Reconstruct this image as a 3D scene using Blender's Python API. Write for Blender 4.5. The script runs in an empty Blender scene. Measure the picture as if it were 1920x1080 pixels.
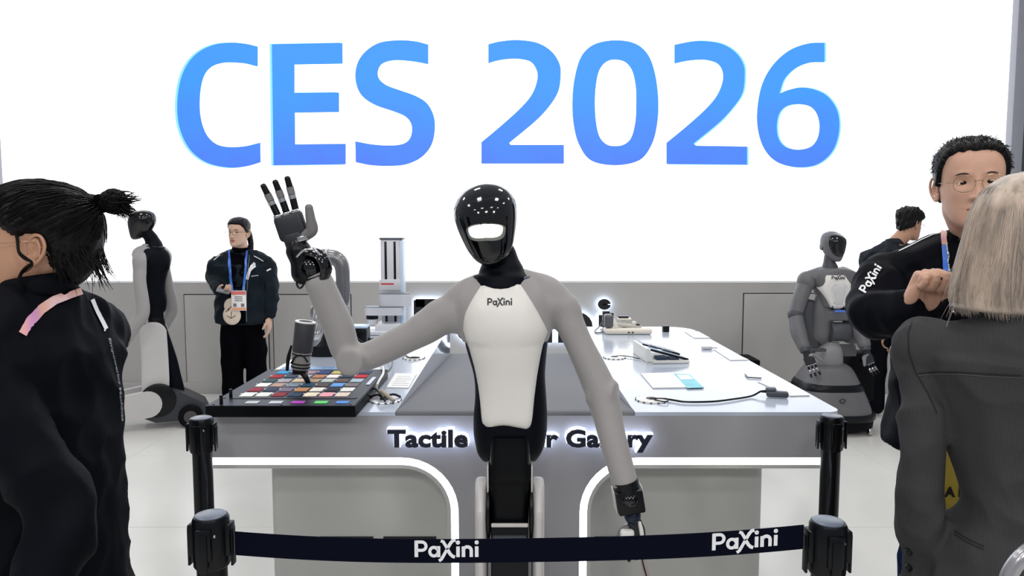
import bpy, bmesh, math, random
import numpy as np
from mathutils import Vector, Matrix, noise
from mathutils.geometry import tessellate_polygon
from mathutils.bvhtree import BVHTree

SC = bpy.context.scene
COL = SC.collection
PI = math.pi
random.seed(7)
rng = np.random.default_rng(7)

# ---------------------------------------------------------------- camera
F = 1350.0
TH = math.atan(110.0 / F)
CAMH = 1.5
cam_d = bpy.data.cameras.new('camera')
cam_d.sensor_width = 36.0
cam_d.lens = F / 1920 * 36.0
cam_d.clip_start = 0.05
cam_d.clip_end = 100
cam = bpy.data.objects.new('camera', cam_d)
COL.objects.link(cam)
cam.location = (0, 0, CAMH)
cam.rotation_euler = (PI / 2 - TH, 0, 0)
SC.camera = cam

# ---------------------------------------------------------------- view, world, lights
vs = SC.view_settings
vs.view_transform = 'Standard'
vs.look = 'None'
vs.exposure = 0.0
vs.gamma = 1.0
vs.use_curve_mapping = False

world = bpy.data.worlds.new('hall')
SC.world = world
world.use_nodes = True
wn = world.node_tree.nodes
bg = wn['Background']
bg.inputs[0].default_value = (0.80, 0.84, 0.92, 1)
bg.inputs[1].default_value = 0.42


def area(name, loc, size, power, col=(1, 1, 1), rot=(0, 0, 0), size_y=None):
    d = bpy.data.lights.new(name, 'AREA')
    d.energy = power
    d.color = col
    d.size = size
    if size_y:
        d.shape = 'RECTANGLE'
        d.size_y = size_y
    o = bpy.data.objects.new(name, d)
    o.location = loc
    o.rotation_euler = rot
    COL.objects.link(o)
    return o


# hall truss lights hanging high above the booth, all out of the picture
for i, x in enumerate((-3.2, -1.1, 1.1, 3.2)):
    for j, y in enumerate((-1.0, 1.6, 4.2)):
        area('truss_light', (x, y, 4.6), 0.5, 17 if j < 2 else 24, (1.0, 0.95, 0.88))
for x in (-2.4, 0.0, 2.4):
    area('front_truss_light', (x, -2.2, 3.6), 0.5, 30, (1.0, 0.95, 0.9), (math.radians(52), 0, 0))


def at(px, py, Y):
    """point that the photograph shows at (px, py) when it stands Y metres from the camera"""
    x = (px - 960) / F
    yu = (540 - py) / F
    c, s = math.cos(TH), math.sin(TH)
    k = Y / (c + yu * s)
    return Vector((x * k, Y, CAMH + (yu * c - s) * k))


def at_z(px, py, z):
    """point the photograph shows at (px, py) lying at height z"""
    yu = (540 - py) / F
    c, s = math.cos(TH), math.sin(TH)
    k = (z - CAMH) / (yu * c - s)
    return Vector(((px - 960) / F * k, (c + yu * s) * k, z))


# ---------------------------------------------------------------- materials
def srgb(r, g, b):
    def f(v):
        v /= 255.0
        return v / 12.92 if v <= 0.04045 else ((v + 0.055) / 1.055) ** 2.4
    return (f(r), f(g), f(b))


MATS = {}


def mat(name, col=(0.5, 0.5, 0.5), rough=0.5, metal=0.0, var=0.06, vscale=8.0, bump=0.0, bscale=60.0,
        coat=0.0, emit=None, strength=0.0, spec=0.5, sheen=0.0, stretch=None, trans=0.0, ior=1.45, sss=0.0, alpha=1.0):
    if name in MATS:
        return MATS[name]
    m = bpy.data.materials.new(name)
    m.use_nodes = True
    nt = m.node_tree
    n, l = nt.nodes, nt.links
    b = n['Principled BSDF']
    b.inputs['Base Color'].default_value = (*col, 1)
    b.inputs['Roughness'].default_value = rough
    b.inputs['Metallic'].default_value = metal
    b.inputs['Specular IOR Level'].default_value = spec
    b.inputs['Coat Weight'].default_value = coat
    b.inputs['Coat Roughness'].default_value = 0.04
    b.inputs['Sheen Weight'].default_value = sheen
    b.inputs['Transmission Weight'].default_value = trans
    b.inputs['IOR'].default_value = ior
    b.inputs['Alpha'].default_value = alpha
    if sss:
        b.inputs['Subsurface Weight'].default_value = sss
        b.inputs['Subsurface Radius'].default_value = (0.012, 0.004, 0.002)
        b.inputs['Subsurface Scale'].default_value = 0.5
    if emit is not None:
        b.inputs['Emission Color'].default_value = (*emit, 1)
        b.inputs['Emission Strength'].default_value = strength
    tc = n.new('ShaderNodeTexCoord')
    mp = n.new('ShaderNodeMapping')
    l.new(tc.outputs['Object'], mp.inputs['Vector'])
    if stretch:
        mp.inputs['Scale'].default_value = stretch
    if var > 0:
        nz = n.new('ShaderNodeTexNoise')
        nz.inputs['Scale'].default_value = vscale
        nz.inputs['Detail'].default_value = 3
        l.new(mp.outputs[0], nz.inputs['Vector'])
        mr = n.new('ShaderNodeMapRange')
        mr.inputs['From Min'].default_value = 0.3
        mr.inputs['From Max'].default_value = 0.7
        mr.inputs['To Min'].default_value = 1 - var
        mr.inputs['To Max'].default_value = 1 + var
        l.new(nz.outputs['Fac'], mr.inputs['Value'])
        mx = n.new('ShaderNodeMix')
        mx.data_type = 'RGBA'
        mx.blend_type = 'MULTIPLY'
        mx.inputs['Factor'].default_value = 1
        mx.inputs['A'].default_value = (*col, 1)
        l.new(mr.outputs[0], mx.inputs['B'])
        l.new(mx.outputs['Result'], b.inputs['Base Color'])
    if bump > 0:
        nb = n.new('ShaderNodeTexNoise')
        nb.inputs['Scale'].default_value = bscale
        nb.inputs['Detail'].default_value = 4
        l.new(mp.outputs[0], nb.inputs['Vector'])
        bp = n.new('ShaderNodeBump')
        bp.inputs['Strength'].default_value = bump
        bp.inputs['Distance'].default_value = 0.01
        l.new(nb.outputs['Fac'], bp.inputs['Height'])
        l.new(bp.outputs[0], b.inputs['Normal'])
    MATS[name] = m
    return m


WHITE_GLOSS = mat('white_gloss_top', srgb(186, 196, 212), 0.16, var=0.02, spec=0.5, coat=0.15)
GREY_PANEL = mat('grey_laminate', srgb(160, 160, 165), 0.38, var=0.03, vscale=2, spec=0.4)
GREY_WALL = mat('grey_wall_paint', srgb(176, 175, 174), 0.45, var=0.03, vscale=1.5)
GREY_DOOR = mat('grey_wall_door', srgb(181, 180, 178), 0.45, var=0.03, vscale=1.5)
GREY_CAB = mat('grey_cabinet', srgb(192, 193, 190), 0.42, var=0.03, vscale=2)
FRAME_GREY = mat('frame_grey', srgb(150, 152, 162), 0.4, var=0.03)
LED = mat('led_strip_light', (1, 1, 1), 0.4, var=0, emit=(0.93, 0.97, 1.0), strength=3.2)
BLACK = mat('black_plastic', srgb(11, 13, 18), 0.32, var=0.1, spec=0.3)
BLACK_MATT = mat('black_matt', srgb(9, 10, 14), 0.6, var=0.1, spec=0.12, bump=0.1, bscale=200)
DARKGAP = mat('dark_gap', srgb(30, 30, 33), 0.8, var=0.05)
STEEL = mat('steel', srgb(190, 190, 190), 0.22, 1.0, var=0.04)
CHROME = mat('chrome', srgb(215, 215, 218), 0.1, 1.0, var=0.02)
WHITE_PL = mat('white_plastic', srgb(226, 226, 222), 0.35, var=0.02)
CARD = mat('white_card', srgb(244, 244, 244), 0.5, var=0.02)
PRINT = mat('black_print', srgb(20, 22, 30), 0.5, var=0)
GREY_PRINT = mat('grey_print', srgb(120, 120, 130), 0.5, var=0)
WHITE_PRINT = mat('white_print', srgb(232, 234, 238), 0.5, var=0)


# ---------------------------------------------------------------- mesh tools
class M:
    """collects geometry for ONE mesh object"""

    def __init__(s):
        s.v = []
        s.f = []

    def add(s, v, f, mtx=None):
        o = len(s.v)
        if mtx is not None:
            v = [mtx @ Vector(p) for p in v]
        s.v.extend([tuple(p) for p in v])
        s.f.extend([tuple(i + o for i in q) for q in f])
        return s

    def box(s, c, size, bevel=0.0, seg=2, rot=None):
        bm = bmesh.new()
        bmesh.ops.create_cube(bm, size=1)
        for v in bm.verts:
            v.co = Vector((v.co.x * size[0], v.co.y * size[1], v.co.z * size[2]))
        if bevel > 0:
            bmesh.ops.bevel(bm, geom=bm.edges[:], offset=min(bevel, min(size) * 0.49), segments=seg, profile=0.5, affect='EDGES')
        mt = Matrix.Translation(c)
        if rot is not None:
            mt = mt @ (rot.to_4x4() if hasattr(rot, 'to_4x4') else rot)
        bm.verts.index_update()
        s.add([v.co for v in bm.verts], [[q.index for q in fc.verts] for fc in bm.faces], mt)
        bm.free()
        return s

    def cyl(s, a, b, r, r2=None, n=24, bevel=0.0):
        a, b = Vector(a), Vector(b)
        r2 = r if r2 is None else r2
        d = (b - a)
        L = d.length
        q = d.to_track_quat('Z', 'Y').to_matrix().to_4x4()
        if bevel > 0:
            pr = [(0, 0), (r - bevel, 0), (r - bevel * 0.3, bevel * 0.3), (r, bevel), (r2, L - bevel), (r2 - bevel * 0.3, L - bevel * 0.3), (r2 - bevel, L), (0, L)]
        else:
            pr = [(0, 0), (r, 0), (r2, L), (0, L)]
        return s.lathe(pr, Matrix.Translation(a) @ q, n)

    def lathe(s, pr, mtx=None, n=24):
        v, f = [], []
        idx = []
        for (r, z) in pr:
            if r < 1e-6:
                idx.append([len(v)])
                v.append((0, 0, z))
            else:
                idx.append(list(range(len(v), len(v) + n)))
                v.extend([(r * math.cos(2 * PI * k / n), r * math.sin(2 * PI * k / n), z) for k in range(n)])
        for A, B in zip(idx[:-1], idx[1:]):
            for k in range(n):
                k2 = (k + 1) % n
                if len(A) == 1 and len(B) == 1:
                    continue
                if len(A) == 1:
                    f.append((A[0], B[k2], B[k]))
                elif len(B) == 1:
                    f.append((A[k], A[k2], B[0]))
                else:
                    f.append((A[k], A[k2], B[k2], B[k]))
        return s.add(v, f, mtx)

    def ell(s, c, r, n=24, m=14, rot=None):
        pr = [(math.sin(PI * i / m), -math.cos(PI * i / m)) for i in range(m + 1)]
        pr[0] = (0, -1)
        pr[-1] = (0, 1)
        mt = Matrix.Translation(c)
        if rot is not None:
            mt = mt @ rot.to_4x4()
        mt = mt @ Matrix.Diagonal((*r, 1))
        return s.lathe(pr, mt, n)

    def tube(s, pts, rad, n=12, sub=4, up=(0, 0, 1), cap=True, closed=False):
        """round or oval tube through pts; rad a number, a list of numbers, or a list of (along up, across)"""
        pts = [Vector(p) for p in pts]
        N = len(pts)
        if not isinstance(rad, (list, tuple)):
            rad = [rad] * N
        rad = [(r, r) if not isinstance(r, (list, tuple)) else r for r in rad]
        P_, R_ = [], []
        if sub > 1 and N > 2:
            rng_ = range(N if closed else N - 1)
            for i in rng_:
                p0 = pts[(i - 1) % N] if (closed or i > 0) else pts[i] * 2 - pts[i + 1]
                p1 = pts[i]
                p2 = pts[(i + 1) % N]
                p3 = pts[(i + 2) % N] if (closed or i + 2 < N) else p2 * 2 - p1
                r1, r2 = rad[i], rad[(i + 1) % N]
                for k in range(sub):
                    t = k / sub
                    P_.append(0.5 * ((2 * p1) + (p2 - p0) * t + (2 * p0 - 5 * p1 + 4 * p2 - p3) * t * t + (3 * p1 - p0 - 3 * p2 + p3) * t ** 3))
                    w = t * t * (3 - 2 * t)
                    R_.append((r1[0] * (1 - w) + r2[0] * w, r1[1] * (1 - w) + r2[1] * w))
            if not closed:
                P_.append(pts[-1])
                R_.append(rad[-1])
        else:
            P_, R_ = pts, rad
        K = len(P_)
        v = []
        up = Vector(up)
        prev = None
        fr = []
        for i in range(K):
            if closed:
                t = (P_[(i + 1) % K] - P_[i - 1])
            else:
                t = P_[min(i + 1, K - 1)] - P_[max(i - 1, 0)]
            t = t.normalized() if t.length > 1e-9 else Vector((0, 0, 1))
            if prev is None:
                a = up - t * up.dot(t)
                if a.length < 0.05:
                    a = Vector((1, 0, 0)) - t * t.x
                    if a.length < 0.05:
                        a = Vector((0, 1, 0)) - t * t.y
            else:
                a = prev - t * prev.dot(t)
            a.normalize()
            prev = a
            b = t.cross(a)
            fr.append((a, b, t))
        def ring(c, a, b, ra, rb):
            for k in range(n):
                w = 2 * PI * k / n
                v.append(c + a * (ra * math.cos(w)) + b * (rb * math.sin(w)))
        rings = 0
        if cap and not closed:
            for w in (0.15, 0.5, 0.85):
                a, b, t = fr[0]
                e = math.sqrt(1 - (1 - w) ** 2)
                ring(P_[0] - t * (min(R_[0]) * (1 - w)), a, b, R_[0][0] * e, R_[0][1] * e)
                rings += 1
        for i in range(K):
            a, b, t = fr[i]
            ring(P_[i], a, b, R_[i][0], R_[i][1])
            rings += 1
        if cap and not closed:
            for w in (0.85, 0.5, 0.15):
                a, b, t = fr[-1]
                e = math.sqrt(1 - (1 - w) ** 2)
                ring(P_[-1] + t * (min(R_[-1]) * (1 - w)), a, b, R_[-1][0] * e, R_[-1][1] * e)
                rings += 1
        f = []
        for i in range(rings - 1 + (1 if closed else 0)):
            o, o2 = i * n, ((i + 1) % rings) * n
            for k in range(n):
                k2 = (k + 1) % n
                f.append((o + k, o + k2, o2 + k2, o2 + k))
        if not closed:
            f.append(tuple(range(n - 1, -1, -1)))
            f.append(tuple(range((rings - 1) * n, rings * n)))
        return s.add(v, f)

    def zloft(s, rings, n=40, sub=4, mtx=None):
        """closed loft of superellipse rings (z, cx, cy, rx, ry_front, ry_back, p); front is -y"""
        R = np.array([list(r) + [2.0] * (7 - len(r)) for r in rings], float)
        out = []
        K = len(R)
        for i in range(K - 1):
            p0 = R[i - 1] if i > 0 else 2 * R[0] - R[1]
            p1, p2 = R[i], R[i + 1]
            p3 = R[i + 2] if i + 2 < K else 2 * p2 - p1
            for k in range(sub):
                t = k / sub
                q = 0.5 * ((2 * p1) + (p2 - p0) * t + (2 * p0 - 5 * p1 + 4 * p2 - p3) * t * t + (3 * p1 - p0 - 3 * p2 + p3) * t ** 3)
                q[3:6] = np.maximum(q[3:6], np.minimum(p1, p2)[3:6] * 0.85)
                out.append(q)
        out.append(R[-1])
        v = []
        for q in out:
            z, cx, cy, rx, rf, rb, p = q
            for k in range(n):
                w = 2 * PI * k / n
                cw, sw = math.cos(w), math.sin(w)
                e = 2.0 / p
                x = math.copysign(abs(cw) ** e, cw) * rx
                y = math.copysign(abs(sw) ** e, sw)
                y *= rb if y > 0 else rf
                v.append((cx + x, cy + y, z))
        f = []
        m = len(out)
        for i in range(m - 1):
            o, o2 = i * n, (i + 1) * n
            for k in range(n):
                k2 = (k + 1) % n
                f.append((o + k, o + k2, o2 + k2, o2 + k))
        f.append(tuple(range(n - 1, -1, -1)))
        f.append(tuple(range((m - 1) * n, m * n)))
        return s.add(v, f, mtx)

    def prism(s, poly, d0, d1, axis='y', holes=None):
        """polygon (a, b) extruded between d0 and d1 along axis; axis y: (x, z); axis z: (x, y); axis x: (y, z)"""
        loops = [list(poly)] + [list(h) for h in (holes or [])]
        def p3(a, b, d):
            return {'y': (a, d, b), 'z': (a, b, d), 'x': (d, a, b)}[axis]
        flat = [p for lp in loops for p in lp]
        tris = tessellate_polygon([[Vector((p[0], p[1], 0)) for p in lp] for lp in loops])
        n = len(flat)
        v = [p3(*p, d0) for p in flat] + [p3(*p, d1) for p in flat]
        f = []
        for t in tris:
            a = sum(flat[t[i]][0] * flat[t[(i + 1) % 3]][1] - flat[t[(i + 1) % 3]][0] * flat[t[i]][1] for i in range(3))
            if a < 0:
                t = t[::-1]
            flip = (axis == 'y') != (d1 < d0)
            t0 = t if flip else t[::-1]
            f.append(tuple(t0))
            f.append(tuple(i + n for i in t0[::-1]))
        o = 0
        for li, lp in enumerate(loops):
            k = len(lp)
            for i in range(k):
                j = (i + 1) % k
                f.append((o + i, o + j, n + o + j, n + o + i))
            o += k
        return s.add(v, f)

    def stroke(s, pts, w, d0, d1, frame, n=6):
        """flat pen stroke of width w through 2-D pts, as a thin solid; frame(u, v, d) gives the 3-D point"""
        P2 = [Vector((p[0], p[1])) for p in pts]
        L, R = [], []
        K = len(P2)
        for i in range(K):
            t = (P2[min(i + 1, K - 1)] - P2[max(i - 1, 0)])
            t.normalize()
            nn = Vector((-t.y, t.x))
            L.append(P2[i] + nn * w / 2)
            R.append(P2[i] - nn * w / 2)
        poly = L + R[::-1]
        m = len(poly)
        v = [frame(p.x, p.y, d0) for p in poly] + [frame(p.x, p.y, d1) for p in poly]
        f = []
        for i in range(K - 1):
            a, b, c, d = i, i + 1, m - 2 - i, m - 1 - i
            f.append((a, b, c, d))
            f.append((m + d, m + c, m + b, m + a))
        for i in range(m):
            j = (i + 1) % m
            f.append((i, m + i, m + j, j))
        return s.add(v, f)

    def arr(s):
        return s.v, s.f


def clean_normals(me):
    bm = bmesh.new()
    bm.from_mesh(me)
    bmesh.ops.recalc_face_normals(bm, faces=bm.faces)
    bm.to_mesh(me)
    bm.free()


def tagit(o, label=None, cat=None, group=None, kind=None):
    if label:
        o['label'] = label
    if cat:
        o['category'] = cat
    if group:
        o['group'] = group
    if kind:
        o['kind'] = kind
    return o


def ob(name, m, material, parent=None, smooth=True, angle=40, label=None, cat=None, group=None, kind=None, loc=None):
    """ONE mesh object out of collected geometry (world coordinates unless loc is given)"""
    me = bpy.data.meshes.new(name)
    v, f = (m.v, m.f) if isinstance(m, M) else m
    if loc is not None:
        v = [tuple(Vector(p) - Vector(loc)) for p in v]
    me.from_pydata([tuple(p) for p in v], [], f)
    me.update()
    if isinstance(m, M):
        clean_normals(me)
    o = bpy.data.objects.new(name, me)
    COL.objects.link(o)
    me.materials.append(material)
    if smooth:
        me.polygons.foreach_set('use_smooth', [True] * len(me.polygons))
        if angle < 180:
            me.set_sharp_from_angle(angle=math.radians(angle))
    if loc is not None:
        o.location = loc
    if parent is not None:
        o.parent = parent
        o.matrix_parent_inverse = parent.matrix_basis.inverted() if loc is None else Matrix.Identity(4)
    return tagit(o, label, cat, group, kind)


def empty(name, loc=(0, 0, 0), rotz=0.0, label=None, cat=None, group=None):
    o = bpy.data.objects.new(name, None)
    o.empty_display_size = 0.1
    COL.objects.link(o)
    o.location = loc
    o.rotation_euler = (0, 0, rotz)
    return tagit(o, label, cat, group)


def lob(name, m, material, parent, **k):
    """part given in its parent's LOCAL coordinates"""
    o = ob(name, m, material, None, **k)
    o.parent = parent
    return o


def dup(o, parent=None, loc=None, rotz=None, **props):
    c = o.copy()
    COL.objects.link(c)
    if parent is not None:
        c.parent = parent
    if loc is not None:
        c.location = loc
    if rotz is not None:
        c.rotation_euler = (0, 0, rotz)
    for k, v in props.items():
        c[k] = v
    for ch in list(o.children):
        dup(ch, c)
    return c


def remesh(m, voxel, smooth=4, factor=0.5):
    """fuse overlapping closed shapes into one continuous skin"""
    me = bpy.data.meshes.new('tmp')
    me.from_pydata(m.v, [], m.f)
    clean_normals(me)
    o = bpy.data.objects.new('tmp', me)
    COL.objects.link(o)
    md = o.modifiers.new('r', 'REMESH')
    md.mode = 'VOXEL'
    md.voxel_size = voxel
    md.adaptivity = 0
    if smooth:
        sm = o.modifiers.new('s', 'SMOOTH')
        sm.factor = factor
        sm.iterations = smooth
    dg = bpy.context.evaluated_depsgraph_get()
    dg.update()
    ev = o.evaluated_get(dg)
    m2 = ev.to_mesh()
    n = len(m2.vertices)
    co = np.empty(n * 3)
    m2.vertices.foreach_get('co', co)
    co = co.reshape(-1, 3)
    fs = [tuple(p.vertices) for p in m2.polygons]
    ev.to_mesh_clear()
    bpy.data.objects.remove(o)
    bpy.data.meshes.remove(me)
    return co, fs


def normals_of(co, fs):
    me = bpy.data.meshes.new('t')
    me.from_pydata(co.tolist(), [], fs)
    me.update()
    n = np.empty(len(co) * 3)
    me.vertices.foreach_get('normal', n)
    bpy.data.meshes.remove(me)
    return n.reshape(-1, 3)


def folds(co, fs, amp=0.006, scale=(9, 9, 5), seed=0, ridge=True):
    """cloth folds: push the skin in and out along its normal with a ridged noise"""
    nr = normals_of(co, fs)
    out = co.copy()
    for i in range(len(co)):
        p = co[i]
        q = Vector((p[0] * scale[0] + seed, p[1] * scale[1] + seed * 2.3, p[2] * scale[2]))
        a = noise.noise(q)
        if ridge:
            a = 0.5 - abs(a) * 2.2
        out[i] = p + nr[i] * (amp * a)
    return out


# ---------------------------------------------------------------- lettering
def arc(cx, cy, r, a0, a1, n=10, ry=None):
    ry = r if ry is None else ry
    return [(cx + r * math.cos(math.radians(a0 + (a1 - a0) * i / n)), cy + ry * math.sin(math.radians(a0 + (a1 - a0) * i / n))) for i in range(n + 1)]


T = 0.15
PAXINI = [  # pen strokes of the booth's logo: (points, width)
    ([(0.08, 0), (0.08, 0.86)], T), ([(0.02, 0.8), (0.36, 0.8)] + arc(0.36, 0.58, 0.22, 90, -90, 10)[1:] + [(0.05, 0.36)], 0.13),
    (arc(0.98, 0.29, 0.21, 20, 340, 18, 0.23), 0.13), ([(1.22, 0), (1.22, 0.58)], T),
    ([(1.24, -0.2), (1.36, -0.12), (1.5, 0.12), (1.64, 0.38)], 0.13), ([(1.7, 0.5), (1.84, 0.74), (1.96, 0.88), (2.1, 0.9)], 0.14),
    ([(1.34, 0.86), (1.46, 0.82), (1.58, 0.62), (1.66, 0.47)], 0.13), ([(1.68, 0.4), (1.82, 0.16), (1.94, 0.04), (2.06, 0.0)], 0.14),
    ([(2.22, 0), (2.22, 0.56)], T), (arc(2.22, 0.77, 0.05, 0, 360, 16), 0.098),
    ([(2.5, 0), (2.5, 0.56)], T), ([(2.5, 0.36)] + arc(2.7, 0.34, 0.2, 170, 0, 10, 0.2) + [(2.9, 0)], 0.14),
    ([(3.18, 0), (3.18, 0.56)], T), (arc(3.18, 0.77, 0.05, 0, 360, 16), 0.098)]
PAX_W = 3.26


def logo(m, frame, h, d0=0.0, d1=0.001, bold=1.0):
    for pts, w in PAXINI:
        m.stroke([(p[0] * h, p[1] * h) for p in pts], w * h * bold, d0, d1, frame)
    return m


def text_mesh(body, size, bold=0.0, depth=0.0, spacing=1.0):
    cu = bpy.data.curves.new('t', 'FONT')
    cu.body = body
    cu.size = size
    cu.offset = bold
    cu.extrude = depth
    cu.space_character = spacing
    cu.resolution_u = 3
    o = bpy.data.objects.new('t', cu)
    COL.objects.link(o)
    dg = bpy.context.evaluated_depsgraph_get()
    dg.update()
    me = bpy.data.meshes.new_from_object(o.evaluated_get(dg))
    v = [tuple(p.co) for p in me.vertices]
    f = [tuple(p.vertices) for p in me.polygons]
    bpy.data.objects.remove(o)
    bpy.data.meshes.remove(me)
    return v, f


def cat_loop(pts, sub=5):
    """outline through pts; a point with a third value is a corner"""
    N = len(pts)
    out = []
    for i in range(N):
        p0, p1, p2, p3 = pts[(i - 1) % N], pts[i], pts[(i + 1) % N], pts[(i + 2) % N]
        c1, c2 = len(p1) > 2, len(p2) > 2
        a = Vector(p1[:2])
        b = Vector(p2[:2])
        if c1 and c2:
            out.append(tuple(a))
            continue
        m1 = (b - a) if c1 else (b - Vector(p0[:2])) * 0.5
        m2 = (b - a) if c2 else (Vector(p3[:2]) - a) * 0.5
        for k in range(sub):
            t = k / sub
            h = (2 * t ** 3 - 3 * t * t + 1) * a + (t ** 3 - 2 * t * t + t) * m1 + (-2 * t ** 3 + 3 * t * t) * b + (t ** 3 - t * t) * m2
            out.append((h.x, h.y))
    return out

# ================================================================ THE SETTING
WALL_Y = 6.5
FLOOR_M = mat('white_floor_vinyl', srgb(222, 222, 218), 0.22, var=0.05, vscale=1.1, spec=0.45)
fl = ob('floor', M().box((0, 2.5, -0.05), (15, 12, 0.094)), mat('floor_core', srgb(150, 150, 148), 0.6), kind='structure')
# floor boards of the raised booth floor, laid with open joints
XS = [-7.4, -4.96, -2.52, -0.08, 2.36, 4.8, 7.4]
YS = [-3.4, -2.2, -1.05, 0.1, 1.24, 2.38, 3.53, 4.68, 5.82, 7.0]
for i in range(len(XS) - 1):
    for j in range(len(YS) - 1):
        x0, x1, y0, y1 = XS[i] + 0.0015, XS[i + 1] - 0.0015, YS[j] + 0.0015, YS[j + 1] - 0.0015
        ob('floor_panel', M().box(((x0 + x1) / 2, (y0 + y1) / 2, -0.002), (x1 - x0, y1 - y0, 0.004), 0.0006, 1), FLOOR_M, fl, smooth=False)

# low grey wall that carries the big screen
zt = at(960, 529.5, WALL_Y).z
wb = ob('wall_back', M().box((0, WALL_Y + 0.1, zt / 2), (10.6, 0.2, zt)), GREY_WALL, kind='structure')
wall_root = wb
ob('baseboard_back', M().box((0, WALL_Y - 0.008, 0.055), (10.6, 0.016, 0.11), 0.003), GREY_WALL, kind='structure')


def wall_door(px0, px1, pytop, pybot, handle=None):
    a, b = at(px0, pytop, WALL_Y), at(px1, pybot, WALL_Y)
    g = ob('door_seam', M().box(((a.x + b.x) / 2, WALL_Y - 0.001, (a.z + b.z) / 2), (abs(b.x - a.x) + 0.016, 0.004, a.z - b.z + 0.016)), DARKGAP, wb, smooth=False)
    d = ob('access_panel', M().box(((a.x + b.x) / 2, WALL_Y - 0.006, (a.z + b.z) / 2), (abs(b.x - a.x), 0.012, a.z - b.z), 0.003), GREY_DOOR, wb, smooth=False)
    return d


wall_door(346, 506, 553, 716)
wall_door(512, 660, 553, 716)
wall_door(1395, 1493, 551, 715)
wall_door(1497, 1600, 551, 715)

# the wide LED screen with its frame
sx0, sx1 = at(15, 400, WALL_Y).x - 0.03, at(1884, 283, WALL_Y).x
z_top = 4.3
scr = empty('led_screen', (0, WALL_Y, zt), label='huge white LED video wall showing blue letters and year above the grey back wall', cat='screen')
SCREEN = mat('screen_white', (0.9, 0.9, 0.9), 0.4, var=0, emit=(0.97, 0.985, 1.0), strength=1.9)
SCREEN.node_tree.nodes['Principled BSDF'].inputs['Base Color'].default_value = (0.03, 0.03, 0.03, 1)
ob('display', M().box(((sx0 + sx1) / 2, WALL_Y + 0.03, (zt + z_top) / 2 + 0.006), (sx1 - sx0, 0.06, z_top - zt - 0.012)), SCREEN, scr, smooth=False)
fw = 0.105
ob('frame', M().box((sx0 - fw / 2, WALL_Y + 0.0, (z_top) / 2), (fw, 0.16, z_top), 0.008), FRAME_GREY, scr)
ob('frame', M().box((sx1 + fw / 2, WALL_Y + 0.0, (z_top) / 2), (fw, 0.16, z_top), 0.008), FRAME_GREY, scr)
ob('frame', M().box(((sx0 + sx1) / 2, WALL_Y + 0.0, z_top + 0.05), (sx1 - sx0 + 2 * fw, 0.16, 0.1), 0.008), FRAME_GREY, scr)


def letter_mat(name, top, bot, z0, z1, s=1.0):
    m = bpy.data.materials.new(name)
    m.use_nodes = True
    nt = m.node_tree
    n, l = nt.nodes, nt.links
    b = n['Principled BSDF']
    b.inputs['Base Color'].default_value = (0.01, 0.01, 0.02, 1)
    b.inputs['Roughness'].default_value = 0.5
    b.inputs['Emission Strength'].default_value = s
    tc = n.new('ShaderNodeTexCoord')
    sp = n.new('ShaderNodeSeparateXYZ')
    l.new(tc.outputs['Object'], sp.inputs[0])
    mr = n.new('ShaderNodeMapRange')
    mr.inputs['From Min'].default_value = z0
    mr.inputs['From Max'].default_value = z1
    l.new(sp.outputs['Z'], mr.inputs['Value'])
    # a row pattern like the pixels of the wall
    wv = n.new('ShaderNodeTexNoise')
    wv.inputs['Scale'].default_value = 3.0
    l.new(tc.outputs['Object'], wv.inputs['Vector'])
    ad = n.new('ShaderNodeMath')
    ad.operation = 'MULTIPLY_ADD'
    l.new(wv.outputs['Fac'], ad.inputs[0])
    ad.inputs[1].default_value = 0.5
    l.new(mr.outputs[0], ad.inputs[2])
    cr = n.new('ShaderNodeValToRGB')
    cr.color_ramp.elements[0].color = (*bot, 1)
    cr.color_ramp.elements[0].position = 0.15
    cr.color_ramp.elements[1].color = (*top, 1)
    cr.color_ramp.elements[1].position = 1.3 / 1.5
    l.new(ad.outputs[0], cr.inputs[0])
    l.new(cr.outputs[0], b.inputs['Emission Color'])
    return m


def A_(l):
    return [(300 + p[0] / 3.2, 40 + p[1] / 3.2) + tuple(p[2:]) for p in l]


def B_(l):
    return [(880 + p[0] / 2.667, 40 + p[1] / 2.667) + tuple(p[2:]) for p in l]


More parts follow.
